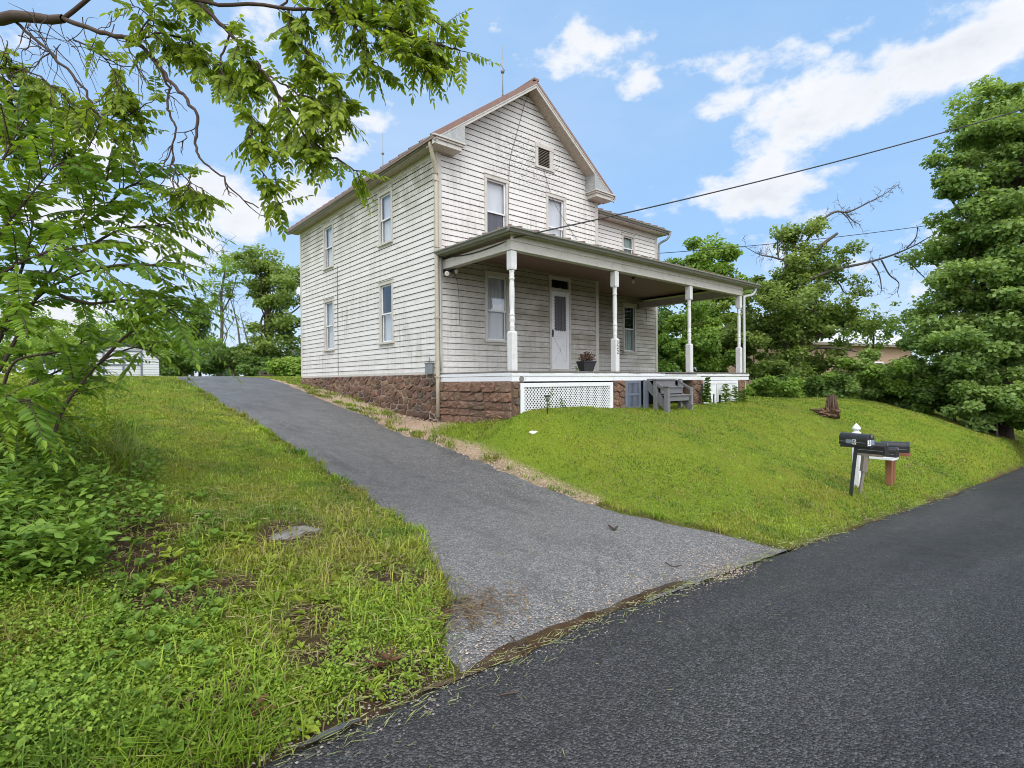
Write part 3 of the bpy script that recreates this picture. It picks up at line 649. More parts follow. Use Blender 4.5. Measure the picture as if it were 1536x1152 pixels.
rubble_wall('stone_pier', fPF, .0, .15, -.21, gz(fPF), 8, (.22, .16), gap=.008); rubble_wall('stone_pier', fPF, 2.91, 3.31, -.20, gz(fPF), 9, (.22, .16), gap=.008); rubble_wall('stone_pier', fPF, 6.15, 6.62, -.20, gz(fPF), 10, (.22, .16), gap=.008); rubble_wall('stone_pier', fPF, 8.62, 8.98, -.21, gz(fPF), 12, (.22, .16), gap=.008)
fPR = Frame((9.05, -2.5, 0), (0, 1, 0), (1, 0, 0)); stone_wall('stone_foundation', fPR, 0, 3.7, -.2, gz(fPR), 14, True); stone_wall('stone_foundation', fWR, 0, 4.7, -.03, gz(fWR), 15); stone_wall('stone_foundation', fB, 0, 5.36, -.03, gz(fB), 16)
q = MB(); q.box(.3, 8.9, -1.9, -1.8, -1.5, -.1); q.build('crawl_space_shade', MAT['dark'], house)  # near-black slab stands in for the shade under the porch

# main roof with standing seams
mb = MB(); RO = .37; XE = .36; ZE, ZP = 5.026, 7.257
def slope_pt(s, side, lift=0.):   # s metres horizontally in from the eave
    x = -XE+s if side < 0 else 5.36+XE-s; return x, ZE+SL*s+lift
half = 2.68+XE
for sd in (-1, 1):
    for (y0, y1, lo, hi) in ((-RO-.02, 9.0, -.075, 0),):
        xa, za = slope_pt(0, sd); xb, zb = slope_pt(half, sd)
        mb.hexa([(xa, y0, za+lo), (xb, y0, zb+lo), (xb, y1, zb+lo), (xa, y1, za+lo), (xa, y0, za+hi), (xb, y0, zb+hi), (xb, y1, zb+hi), (xa, y1, za+hi)])
    for y in np.arange(-RO+.05, 9, .46):
        mb.bar((xa, y, za+.02), (xb, y, zb+.02), .035, .05, 0, up=(0, 0, 1))
mb.bar((2.68, -RO-.02, ZP+.02), (2.68, 9., ZP+.02), .16, .05)
roof = mb.build('main_roof', MAT['rust_roof'], house)
mb = MB()   # rake boards and the beige soffit behind them
for sd in (-1, 1):
    xa, za = slope_pt(.02, sd); xb, zb = slope_pt(half, sd)
    mb.hexa([(xa, -RO, za-.185), (xb, -RO, zb-.185), (xb, -RO+.03, zb-.185), (xa, -RO+.03, za-.185), (xa, -RO, za-.077), (xb, -RO, zb-.077), (xb, -RO+.03, zb-.077), (xa, -RO+.03, za-.077)])
    mb.hexa([(xa, -RO-.012, za-.115), (xb, -RO-.012, zb-.115), (xb, -RO, zb-.115), (xa, -RO, za-.115), (xa, -RO-.012, za-.077), (xb, -RO-.012, zb-.077), (xb, -RO, zb-.077), (xa, -RO, za-.077)])
mb.build('rake_board', MAT['trim'], roof)
mb = MB()
for sd in (-1, 1):
    xa, za = slope_pt(.1, sd); xb, zb = slope_pt(half, sd)
    mb.quad((xa, -RO+.03, za-.165), (xb, -RO+.03, zb-.165), (xb, -.0, zb-.165), (xa, -.0, za-.165))
    x0, x1 = (-.26, .03) if sd < 0 else (5.33, 5.62)
    mb.quad((x0, -.0, 4.94), (x1, -.0, 4.94), (x1, 8.95, 4.94), (x0, 8.95, 4.94))
    mb.box(*((-.27, -.25) if sd < 0 else (5.61, 5.63)), -.0, 8.95, 4.92, 5.05)
mb.build('soffit', weathered('beige_soffit', (.52, .46, .39), (.42, .37, .30), .7, 2, grime=(.24, .20, .14), gamt=.5), roof, recalc=False)
for sd in (-1, 1):   # boxed cornice returns with flashing-covered ends
    X = (lambda a: a) if sd < 0 else (lambda a: 5.36-a)
    mb = MB(); bx = lambda a, b, *r: mb.box(min(X(a), X(b)), max(X(a), X(b)), *r)
    bx(-.28, .42, -RO+.01, .0, 4.89, 4.985); bx(-.31, .46, -RO-.02, .01, 4.985, 5.03); bx(-.345, .50, -RO-.05, .01, 5.03, 5.065)
    cr = mb.build('cornice_return', MAT['trim'], house, bevel=.006)
    q = MB(); yq = -RO-.004; zt = 5.066
    q.add([(X(-.30), yq, zt), (X(.50), yq, zt), (X(.50), yq, ZE+SL*.86-.16), (X(-.16), yq, ZE+SL*.20-.10)], [(0, 1, 2, 3)])
    q.add([(X(.50), yq, zt), (X(.50), .0, zt), (X(.50), .0, ZE+SL*.86-.16), (X(.50), yq, ZE+SL*.86-.16)], [(0, 1, 2, 3)])
    q.build('flashing', MAT['patch_metal'], cr, recalc=False)
def gutter_run(name, a, b, out, parent, w=.10, h=.095):
    """half-open K gutter between a and b (top inner edge), out = outward unit"""
    A, B, O = (np.array(k, float) for k in (a, b, out)); Z = np.array([0, 0, 1.])
    prof = [(0, 0), (0, -h), (w*.55, -h), (w*.72, -h*.55), (w, -h*.32), (w, 0), (w-.012, 0), (w-.012, -h*.28), (w*.5, -h*.8), (.012, -h*.8), (.012, 0)]
    vs = [tuple(Q+O*p[0]+Z*p[1]) for Q in (A, B) for p in prof]; n = len(prof); mb = MB()
    mb.add(vs, [(i, (i+1) % n, n+(i+1) % n, n+i) for i in range(n)]+[tuple(range(n)), tuple(range(n, 2*n))[::-1]])
    return mb.build(name, MAT['gutter'], parent)
gutter_run('gutter', (-.265, -RO-.02, 5.035), (-.265, 8.95, 5.0), (-1, 0, 0), roof); gutter_run('gutter', (5.625, -RO, 5.03), (5.625, 8.9, 5.03), (1, 0, 0), roof)

# wing roof
mb = MB(); ws = .36
for (xa, xb) in ((5.30, 10.45),):
    for (ya, za, yb, zb) in ((.90, 5.165, 3.64, 5.165+ws*2.74), (6.38, 5.165, 3.64, 5.165+ws*2.74)):
        mb.hexa([(xa, ya, za-.04), (xb, ya, za-.04), (xb, yb, zb-.04), (xa, yb, zb-.04), (xa, ya, za), (xb, ya, za), (xb, yb, zb), (xa, yb, zb)])
        for x in np.arange(xa+.15, xb, .42): mb.bar((x, ya, za+.02), (x, yb, zb+.02), .035, .055)
wroof = mb.build('wing_roof', MAT['rust_roof'], house)
mb = MB(); mb.box(5.40, 10.43, .98, 1.31, 5.045, 5.06); mb.box(5.40, 10.43, .965, .985, 5.03, 5.14); mb.box(10.415, 10.435, .98, 6.3, 5.03, 5.13)
mb.quad((10.43, .98, 5.04), (10.1, .98, 5.04), (10.1, 6.3, 5.04), (10.43, 6.3, 5.04)); mb.build('soffit', MAT['trim'], wroof)
gutter_run('gutter', (5.42, .965, 5.15), (10.47, .965, 5.15), (0, -1, 0), wroof, .10, .09)

# porch
CX = [.18, 3.267, 6.367, 9.08]; CY = -2.304
mb = MB()
for x in np.arange(.0, 9.24, .135): mb.box(x+.002, min(x+.132, 9.25), -2.53+random.uniform(-.012, .012), .0, -.035, -.002+random.uniform(-.003, .003))
mb.box(5.37, 9.2, .0, 1.28, -.035, -.002)
mb.build('porch_floor', MAT['deck'], house)
mb = MB(); rr = random.Random(4)
for (a, b) in ((-.02, 1.55), (1.555, 4.9), (4.905, 6.35), (6.36, 9.26)):
    if abs(a-4.905) > .01: mb.box(a, b, -2.525, -2.50, -.100, -.040)
    else: mb.box(a, b, -2.522, -2.50, -.092, -.060)
for (a, b, dz) in ((.34, 2.93, 0), (2.94, 6.6, .0), (6.605, 9.25, -.01)): mb.box(a, b, -2.512, -2.488, -.205+dz, -.108+dz)
mb.box(-.018, .33, -2.514, -2.486, -.205, -.104)
mb.box(-.022, -.0, -2.49, -.06, -.100, -.040); mb.box(-.016, .006, -2.48, -.06, -.200, -.106)
mb.build('porch_skirt', MAT['clean_white'], house, bevel=.003)
q = MB(); q.add([(.22+.055*math.cos(a), -2.53, -.155+.055*math.sin(a)) for a in np.linspace(0, 2*PI, 17)[:-1]]+[(.22+.055*math.cos(a), -2.48, -.155+.055*math.sin(a)) for a in np.linspace(0, 2*PI, 17)[:-1]],
    [tuple(range(16))]+[(i, (i+1) % 16, 16+(i+1) % 16, 16+i) for i in range(16)]); q.build('vent_cover', MAT['gutter'], house)
def text_mesh(s, size, ext=.001):
    cu = bpy.data.curves.new('t', 'FONT'); cu.body = s; cu.size = size; cu.extrude = ext; cu.align_x = 'CENTER'; cu.align_y = 'CENTER'; cu.offset = size*.012
    o = bpy.data.objects.new('t', cu); COL.objects.link(o); dg = bpy.context.evaluated_depsgraph_get(); dg.update()
    me = bpy.data.meshes.new_from_object(o.evaluated_get(dg)); bpy.data.objects.remove(o); return me
def put_text(name, s, size, loc, xdir, mat, parent, flip=None):
    me = text_mesh(s, size); me.materials.clear(); x = Vector(xdir).normalized(); z = Vector((0, 0, 1)); z = (z-x*z.dot(x)).normalized(); n = x.cross(z)
    me.transform(Matrix((x, z, n)).transposed().to_4x4()); me.transform(Matrix.Translation(Vector([float(a) for a in loc])))
    return link(name, me, mat, parent)
def column(x):
    mb = MB(); y = CY; s = .068
    def block(z0, z1, cham=.03):
        for (a, b, ra, rb) in ((z0, z0+cham, s*.93, s), (z0+cham, z1-cham, s, s), (z1-cham, z1, s, s*.72)):
            mb.hexa([(x-ra, y-ra, a), (x+ra, y-ra, a), (x+ra, y+ra, a), (x-ra, y+ra, a), (x-rb, y-rb, b), (x+rb, y-rb, b), (x+rb, y+rb, b), (x-rb, y+rb, b)])
    block(0, .76); block(1.93, 2.30)
    prof = [(.050, .75), (.056, .78), (.050, .81), (.058, .84), (.058, .87), (.049, .885), (.058, .95), (.061, 1.0), (.054, 1.04), (.050, 1.05), (.062, 1.06), (.062, 1.085), (.050, 1.095), (.053, 1.2), (.058, 1.42), (.058, 1.55), (.052, 1.70), (.048, 1.74), (.060, 1.755), (.060, 1.785), (.048, 1.80), (.056, 1.83), (.056, 1.85), (.047, 1.865), (.060, 1.89), (.056, 1.94)]
    mb.lathe((x, y, 0), [(r_*.88, z_) for r_, z_ in prof], 20)
    return mb.build('porch_column', MAT['white'], house)
cols = [column(x) for x in CX]
for ch, z in (('3', .66), ('2', .555), ('2', .45)): put_text('house_number', ch, .125, (CX[1]+.012, CY-.0705, z), (1, 0, 0), MAT['letter'], cols[1])
mb = MB(); mb.box(.10, 9.16, -2.385, -2.225, 2.295, 2.50); mb.box(.10, .26, -2.224, -.03, 2.297, 2.50); mb.box(9.0, 9.16, -2.224, 1.25, 2.297, 2.50)
mb.box(.08, 9.18, -2.40, -2.386, 2.46, 2.59)
mb.build('porch_beam', MAT['trim'], house, bevel=.006)
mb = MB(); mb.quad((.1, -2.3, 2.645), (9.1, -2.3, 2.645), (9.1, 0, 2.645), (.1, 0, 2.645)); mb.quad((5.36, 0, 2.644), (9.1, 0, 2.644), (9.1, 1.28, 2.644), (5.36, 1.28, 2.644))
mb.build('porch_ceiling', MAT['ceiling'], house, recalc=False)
XR = 9.80; y0 = -2.55; x0 = -.07; z0 = 2.66; ps = .21
mb = MB(); hy = 2.55; hip = (x0+hy, -.0, z0+ps*hy); wy = 1.27; hr = (XR-(wy-y0), wy, z0+ps*(wy-y0)); wl = (5.37, wy, z0+ps*(wy-y0)); ml = (5.37, 0, z0+ps*hy)
mb.add([(x0, y0, z0), (x0, 0, z0), hip], [(0, 2, 1)])
mb.add([(x0, y0, z0), (XR, y0, z0), hr, wl, ml, hip], [(0, 1, 2, 3, 4, 5)])
mb.add([(XR, y0, z0), (XR, wy, z0), hr], [(0, 1, 2)])
mb.add([(x0, y0, z0-.02), (XR, y0, z0-.02), (XR, wy, z0-.02), (5.4, wy, z0-.02), (5.4, 0, z0-.02), (x0, 0, z0-.02)], [tuple(range(6))])
for (a, b) in (((x0, y0), (XR, y0)), ((x0, y0), (x0, -.0)), ((XR, y0), (XR, wy))): mb.quad((*a, z0-.02), (*b, z0-.02), (*b, z0), (*a, z0))
for x in np.arange(.2, XR-.1, .44):
    r = min(x-x0, 1 if False else hy, XR-x); yt = min(y0+min(x-x0, XR-x), 0 if x < 5.37 else wy)
    mb.bar((x, y0-.02, z0+.022), (x, yt, z0+.022+ps*(yt-y0)), .04, .055)
for y in np.arange(y0+.35, -.2, .44): mb.bar((x0-.02, y, z0+.022), (x0+(y-y0), y, z0+.022+ps*(y-y0)), .04, .05)
mb.bar((x0, y0, z0+.02), hip, .06, .05)
proof = mb.build('porch_roof', MAT['rust_roof'], house, recalc=False)
mb = MB(); mb.box(x0+.04, XR-.03, y0+.02, y0+.045, 2.565, 2.64); mb.box(x0+.02, x0+.045, y0+.05, -.03, 2.565, 2.64); mb.box(XR-.045, XR-.02, y0+.05, wy, 2.565, 2.64)
mb.quad((x0+.04, y0+.04, 2.575), (XR-.03, y0+.04, 2.575), (XR-.03, -2.30, 2.575), (x0+.04, -2.30, 2.575)); mb.quad((x0+.04, -2.3, 2.576), (.2, -2.3, 2.576), (.2, -.03, 2.576), (x0+.04, -.03, 2.576)); mb.quad((9.1, -2.3, 2.576), (XR-.03, -2.3, 2.576), (XR-.03, wy, 2.576), (9.1, wy, 2.576))
mb.build('soffit', MAT['soffit'], proof, recalc=False)
gutter_run('gutter', (x0-.06, y0+.015, 2.655), (XR+.05, y0+.015, 2.655), (0, -1, 0), proof, .10, .085); gutter_run('gutter', (x0+.015, y0+.0, 2.655), (x0+.015, -.05, 2.655), (-1, 0, 0), proof, .09, .085); gutter_run('gutter', (XR-.015, y0, 2.655), (XR-.015, wy, 2.655), (1, 0, 0), proof, .09, .085)

# lattice under the porch
mb = MB(); lx0, lx1, lz0, lz1 = .17, 2.89, -.845, -.235; yl = -2.545
mb.box(lx0, lx0+.10, yl, yl+.03, lz0, lz1); mb.box(lx1-.10, lx1, yl, yl+.03, lz0, lz1); mb.box(lx0+.10, lx1-.10, yl, yl+.03, lz1-.08, lz1)
lat = mb.build('lattice_panel', MAT['clean_white'], house, bevel=.003)
mb = MB(); st = .074
for s_, yy in ((1, yl+.020), (-1, yl+.026)):
    c = -6.
    while c < 8:
        # line x - s*z = c clipped to the panel
        pts = []
        for zz in (lz0-.03, lz1-.06):
            pts.append((c+s_*zz, zz))
        (xa, za), (xb, zb) = pts
        lo, hi = lx0+.06, lx1-.06
        def clip(xa, za, xb, zb):
            if max(xa, xb) < lo or min(xa, xb) > hi: return None
            def cut(x, z, X, Z):
                if x < lo: f = (lo-x)/(X-x); return lo, z+(Z-z)*f
                if x > hi: f = (hi-x)/(X-x); return hi, z+(Z-z)*f
                return x, z
            a = cut(xa, za, xb, zb); b = cut(xb, zb, xa, za); return (*a, *b)
        k = clip(xa, za, xb, zb)
        if k: mb.bar((k[0], yy, k[1]), (k[2], yy, k[3]), .019, .005, 0, up=(0, 1, 0))
        c += st
lo_ = mb.build('lattice', MAT['clean_white'], lat)
q = MB(); q.box(lx0, lx1, -2.2, -2.18, -1.2, -.2); q.build('backing', MAT['dark'], lat)  # near-black sheet puts the under-porch shade behind the lattice holes
# slate-blue louvered panel
mb = MB(); a, b = 3.34, 3.93; yl = -2.53
for (u0, u1, z0_, z1_) in ((a, a+.09, -.86, -.215), (b-.09, b, -.86, -.215), (a+.09, b-.09, -.27, -.215), (a+.09, b-.09, -.55, -.50), (a+.09, b-.09, -.86, -.80)): mb.box(u0, u1, yl, yl+.035, z0_, z1_)
for x in np.arange(a+.105, b-.09, .045):
    for (z0_, z1_) in ((-.80, -.55), (-.50, -.27)): mb.box(x, x+.024, yl+.008, yl+.022, z0_, z1_)
sh = mb.build('louvered_panel', MAT['slate_blue'], house, bevel=.002); q = MB(); q.box(a, b, yl+.036, yl+.045, -.9, -.2); q.build('backing', MAT['dark'], sh)
# white boarded panel right of the steps
mb = MB(); a, b = 6.70, 8.58; yl = -2.525
mb.box(a, b, yl, yl+.03, -.31, -.225); mb.box(a, a+.09, yl, yl+.03, -.85, -.31); mb.box(b-.09, b, yl, yl+.03, -.85, -.31); mb.box(7.28, 7.36, yl, yl+.03, -.85, -.31)
for i, x in enumerate(np.arange(a+.09, b-.1, .105)):
    if abs(x-7.3) < .06: continue
    mb.box(x, x+.098, yl+.015, yl+.028, (-.62 if i in (2, 4, 5, 7) else -.86)+random.uniform(-.04, .04), -.31)
mb.build('board_panel', MAT['clean_white'], house, bevel=.002)
# downspouts
def spout(name, pts, mat, r=.036, parent=house):
    mb = MB(); mb.tube(smooth_path(pts, 4), r, 8); return mb.build(name, mat, parent)
gb = h1(-.08, -.08)
ds = spout('downspout', [(-.30, -.22, 4.95), (-.30, -.22, 4.86), (-.20, -.16, 4.62), (-.085, -.085, 4.38), (-.075, -.075, 4.1), (-.075, -.075, 2.), (-.075, -.075, gb+.12)], MAT['pipe'], .046)
for z in (4.2, 2.75, 1.2, -.1): mb = MB(); mb.box(-.128, -.022, -.128, -.022, z, z+.03); mb.build('strap', MAT['pipe'], ds)
spout('downspout', [(.02, -.055, 2.55), (.02, -.055, 1.5), (.02, -.055, .05)], MAT['white_pipe'], .022)
gb = h1(9.2, -2.5)
spout('downspout', [(9.72, -2.50, 2.60), (9.72, -2.50, 2.50), (9.60, -2.46, 2.36), (9.27, -2.40, 2.28), (9.215, -2.40, 2.15), (9.215, -2.40, 1.), (9.215, -2.40, gb+.05)], MAT['white_pipe'], .04)
spout('downspout', [(10.40, .90, 5.10), (10.40, .91, 5.0), (10.33, .98, 4.86), (10.22, 1.18, 4.74), (10.19, 1.22, 4.55), (10.19, 1.22, 3.5)], MAT['grey_metal'], .04)
# small fittings
q = MB(); q.fbox(fL, .15, .42, .02, .10, -.02, .23); q.fbox(fL, .13, .44, .02, .11, .215, .235); mbx = q.build('meter_box', MAT['grey_metal'], house, bevel=.006)
q = MB(); q.tube([(-.07, .28, .22), (-.07, .28, .42)], .012, 6); q.build('conduit', MAT['grey_metal'], mbx)
q = MB(); q.fbox(fF, .12, .26, .03, .06, 2.20, 2.29); q.tube([(.20, -.06, 2.25), (.12, -.14, 2.22)], .012, 6); q.tube([(.20, -.06, 2.25), (.27, -.13, 2.28)], .012, 6)
fl = q.build('floodlight', MAT['black_metal'], house)
for (a, b) in (((.14, -.12, 2.24), (.06, -.27, 2.16)), ((.26, -.12, 2.28), (.30, -.28, 2.24))):
    a = Vector(a); b = Vector(b); q = MB(); q.tube([a, a.lerp(b, .35), a.lerp(b, .7), b], [.03, .045, .062, .066], 14); q.build('lamp_head', MAT['black_metal'], fl)
    q = MB(); q.tube([b, b+(b-a)*.06], [.058, .045], 14); q.build('lamp_lens', MAT['bulb'], fl)
bp = Vector((5.71, -1.0, 2.645)); q = MB(); q.tube([bp, bp-Vector((0, 0, .05))], [.055, .035], 12); bl = q.build('porch_light', MAT['black_metal'], house); q = MB(); q.lathe(tuple(bp-Vector((0, 0, .17))), [(.004, 0), (.03, .015), (.036, .045), (.028, .085), (.016, .12)], 12); q.build('bulb', MAT['bulb'], bl)
for (y, ball, top) in ((.93, 7.95, 8.74), (7.78, 8.1, 8.86)):
    q = MB(); q.tube([(2.68, y, 7.24), (2.68, y, 8.0), (2.68, y, top)], [.016, .012, .006], 6); q.tube([(2.60, y, 7.27), (2.68, y, 7.5)], .008, 5); q.tube([(2.76, y, 7.27), (2.68, y, 7.5)], .008, 5)
    ro = q.build('lightning_rod', MAT['grey_metal'], house); q = MB(); zb_ = 7.24+(top-7.24)*.54
    q.lathe((2.68, y, zb_-.055), [(.004, 0), (.04, .02), (.055, .055), (.04, .09), (.004, .11)], 12); q.build('glass_ball', MAT['gutter'], ro)
    if y < 2: q = MB(); q.tube([(2.68-.14, y-.08, zb_+.11), (2.68+.14, y+.08, zb_+.11)], .006, 5); q.add([(2.68-.16, y-.09, zb_+.08), (2.68-.10, y-.055, zb_+.11), (2.68-.16, y-.09, zb_+.14)], [(0, 1, 2)]); q.build('weather_vane', MAT['grey_metal'], ro)
def cable(name, pts, r, mat=None, parent=house, k=5, **kw):
    q = MB(); q.tube(smooth_path(pts, k), r, 5, cap=False); return q.build(name, mat or MAT['wire'], parent, **kw)
W_ = lambda u, v, y=-.035: tuple(CAM + ray(u, v)*((y-CAM[1])/ray(u, v)[1]))
cable('cable', [(2.66, -.40, 7.05), (2.62, -.20, 7.02), W_(786, 160), W_(774, 205), W_(765, 240), W_(763, 290), W_(762, 340)], .0055)
cable('cable', [W_(815, 252), W_(823, 280), W_(832, 305), W_(845, 328), W_(866, 360)], .005)
cable('cable', [(-.035, 2.78+.03, 3.2), (-.035, 5.3, 3.2)][:1]+[(-.036, 5.45, 3.28), (-.036, 5.45, 1.5), (-.036, 5.45, 0.02)], .007, MAT['gap']) if False else cable('cable', [(-.036, 5.45, 3.28), (-.036, 5.45, 1.5), (-.036, 5.45, 0.02)], .007, MAT['gap'])
cable('cable', [(.42, -.035, 2.3), (.52, -.035, 1.9), (.55, -.035, 1.1)], .004)
cable('cable', [(9.45, 1.25, 2.3), (9.45, 1.25, 1.9)], .008)
# ---------------------------------------------------------------- small things round the house
st = thing('porch_steps', (4.75, -2.95, h1(4.75, -2.95)), 'grey painted wooden steps with short posts leading up to the porch floor', 'steps')
mb = MB()
for i in range(3):
    y = -2.56-.19*i; z = -.165-.187*i
    mb = MB(); mb.box(4.10, 5.02, y-.22, y-.01, z-.028, z); mb.build('tread', MAT['bench_grey'], st, bevel=.004)
    y = -2.75-.19*i; z -= .03; mb = MB(); mb.box(4.12, 5.00, y, y+.022, z-.155+.02*i, z); mb.build('riser', MAT['bench_grey'], st, bevel=.003)
for x in (4.08, 5.02):
    mb = MB(); mb.bar((x+.017, -2.56, -.27), (x+.017, -3.14, -.86), .032, .17); mb.build('stringer', MAT['bench_grey'], st)
for (x, y, zt, w, cap) in ((4.06, -3.14, -.36, .10, .15), (4.06, -2.84, -.20, .085, .13), (5.07, -3.14, -.38, .05, .0), (5.13, -2.80, -.17, .085, .0)):
    mb = MB(); mb.box(x-w/2, x+w/2, y-w/2, y+w/2, h1(x, y)-.1, zt)
    if cap: mb.box(x-cap/2, x+cap/2, y-cap/2, y+cap/2, zt, zt+.03)
    mb.build('post', MAT['bench_grey'] if x < 5 else MAT['grey_metal'], st, bevel=.004)
for a, b, w, h in (((4.06, -2.84, -.27), (4.06, -3.14, -.44), .035, .07), ((5.10, -2.80, -.24), (5.07, -3.14, -.42), .03, .05), ((5.10, -2.80, -.50), (5.07, -3.14, -.68), .03, .05)):
    mb = MB(); mb.bar(a, b, w, h); mb.build('handrail', MAT['bench_grey'], st)
for x in (3.965, 4.03, 4.095):
    mb = MB(); mb.box(x-.028, x+.028, -2.60, -2.575, -.95, -.19+random.uniform(-.015, .01)); mb.build('side_board', MAT['slate_blue'], st, bevel=.003)

pt = thing('flower_pot', (3.52, -1.2, 0), 'square charcoal flower pot of dried brown flower heads on the porch', 'flower pot')
def frustum(mb, c, r0, r1, z0, z1, rot=.5, n=4):
    vs = [(c[0]+r*math.cos(rot+2*PI*k/n), c[1]+r*math.sin(rot+2*PI*k/n), z) for (r, z) in ((r0, z0), (r1, z1)) for k in range(n)]
    mb.add(vs, [(k, (k+1) % n, n+(k+1) % n, n+k) for k in range(n)]+[tuple(range(n))[::-1], tuple(range(n, 2*n))])
mb = MB(); frustum(mb, (3.52, -1.2), .165, .245, .0, .25); frustum(mb, (3.52, -1.2), .262, .266, .25, .28); frustum(mb, (3.52, -1.2), .235, .235, .281, .284); mb.build('pot', MAT['pot'], pt, bevel=.006)
rr = np.random.default_rng(5); mb = MB()
for k in range(150):
    a = rr.uniform(0, 2*PI); e = rr.uniform(.25, 1.5); L = rr.uniform(.12, .26)*(.72+.28*math.sin(e)); d = Vector((math.cos(a)*math.cos(e), math.sin(a)*math.cos(e), math.sin(e)))
    b = Vector((3.52+rr.normal(0, .05), -1.2+rr.normal(0, .05), .27)); p = b+d*L; s = rr.uniform(.55, 1.3); mb.cur = (.14*s, .07*s, .055*s) if k % 4 else (.36*s, .28*s, .22*s)
    mb.bar(b, p, .006, .006); 
    for j in range(3):
        q = p+Vector(rr.normal(0, .014, 3).tolist()); w = Vector(rr.normal(0, 1, 3).tolist()).normalized()*.016; x = d.cross(w).normalized()*.014; mb.quad(q-w, q-x, q+w, q+x)
mb.build('dried_flower', MAT['grass'], pt, recalc=False)

p0 = ground_at(821, 622, 8, 14); lp = thing('path_light', p0, 'small black solar path light staked in front of the white lattice', 'path light')
mb = MB(); mb.tube([p0-np.array([0, 0, .05]), p0+np.array([0, 0, .27])], .011, 8); mb.build('stake', MAT['black_metal'], lp)
mb = MB(); mb.lathe(p0+np.array([0, 0, .26]), [(.018, 0), (.045, .055), (.05, .075)], 12); mb.build('lens', MAT['grey_metal'], lp); mb = MB(); mb.lathe(p0+np.array([0, 0, .335]), [(.058, 0), (.05, .02), (.012, .035)], 12); mb.build('cap', MAT['black_metal'], lp)

# ---------------------------------------------------------------- mailboxes
def mailbox_body(root, c, yaw, L, w, h, name='box'):
    """rounded-top box centred on c (bottom centre); its door looks along yaw"""
    d = np.array([math.cos(yaw), math.sin(yaw), 0]); s = np.array([-d[1], d[0], 0]); r = w/2; hs = h-r
    prof = [(-r, 0), (-r, hs)]+[(-r*math.cos(t_), hs+r*math.sin(t_)) for t_ in np.linspace(0, PI, 11)[1:-1]]+[(r, hs), (r, 0)]
    def ext(a, b, k=1., mat=MAT['black_metal'], nm=name, bev=.004):
        mb = MB(); n = len(prof); vs = [tuple(np.array(c)+d*x+s*p[0]*k+np.array([0, 0, 1.])*(p[1]*k+(1-k)*h*.4)) for x in (a, b) for p in prof]
        mb.add(vs, [(i, (i+1) % n, n+(i+1) % n, n+i) for i in range(n)]+[tuple(range(n))[::-1], tuple(range(n, 2*n))]); return mb.build(nm, mat, root, bevel=bev)
    b = ext(-L/2, L/2-.004); dr = ext(L/2-.022, L/2+.012, 1.05, nm='mailbox_door')
    mb = MB(); q = np.array(c)+d*(L/2+.012)+np.array([0, 0, h*.86]); mb.box(-.012, .012, -.006, .006, -.02, .02)
    for i in range(len(mb.v)): v = mb.v[i]; mb.v[i] = tuple(q+s*v[0]+d*(v[1]+.008)+np.array([0, 0, v[2]]))
    mb.build('latch', MAT['grey_metal'], dr)
    for k in (-1, 1):   # pressed rib along each side
        mb = MB(); a_ = np.array(c)+s*k*(r+.002)+np.array([0, 0, h*.30]); mb.bar(tuple(a_-d*L*.47), tuple(a_+d*L*.45), .006, .006); mb.build('side_rib', MAT['grey_metal'], b)
    return b, dr, d, s
def gpos(u, v, D): p = at(u, v, D); return np.array([p[0], p[1], h1(p[0], p[1])])
YM = -PI/2-.10
# first: black post, numbers 0 and 3
b0 = ground_at(1275, 742, 6, 12); Dm = float(proj(b0)[2]); topc = at(1284, 668, Dm-.05)
m1 = thing('mailbox', b0, 'black mailbox with white 0 and 3 plates on a slim black post, nearest one', 'mailbox', 'mailboxes at the road edge')
mb = MB(); mb.bar(tuple(b0-np.array([0, 0, .1])), (topc[0], topc[1], topc[2]-.03), .05, .05); mb.bar((topc[0], topc[1]+.2, topc[2]-.015), (topc[0], topc[1]-.2, topc[2]-.015), .12, .03); mb.build('post', MAT['black_post'], m1)
bx, dr, d, s = mailbox_body(m1, topc, YM-.22, .44, .155, .185)
def plate(root, ctr, xd, w, h, mat, name, txt=None):
    xd = np.array(xd)/np.linalg.norm(xd); n = np.cross(xd, [0, 0, 1.]); mb = MB(); Z = np.array([0, 0, 1.]); c = np.array(ctr)
    mb.quad(*[tuple(c+xd*a*w/2+Z*b*h/2) for a, b in ((-1, -1), (1, -1), (1, 1), (-1, 1))]); o = mb.build(name, mat, root, recalc=False)
    if txt: put_text('digit', txt, h*1.15, c+n*.002, xd, MAT['letter'], o)
    return o
side = -s*(.155/2+.0035)    # the side towards the camera
if np.dot(side, CAM-topc) < 0: side = -side
plate(bx, topc+side+d*.03+np.array([0, 0, .06]), d, .055, .075, MAT['plate'], 'number_plate', '0'); plate(bx, topc+side-d*.055+np.array([0, 0, .06]), d, .10, .06, MAT['sticker'], 'sticker')
fd = d*(.22+.0145); xd = np.array([-d[1], d[0], 0]); xd = xd if np.dot(np.cross(xd, [0, 0, 1.]), d) > 0 else -xd
plate(dr, topc+fd-xd*.040+np.array([0, 0, .06]), xd, .075, .085, MAT['plate'], 'number_plate', '3'); plate(dr, topc+fd+xd*.037+np.array([0, 0, .065]), xd, .07, .08, MAT['sticker'], 'sticker')
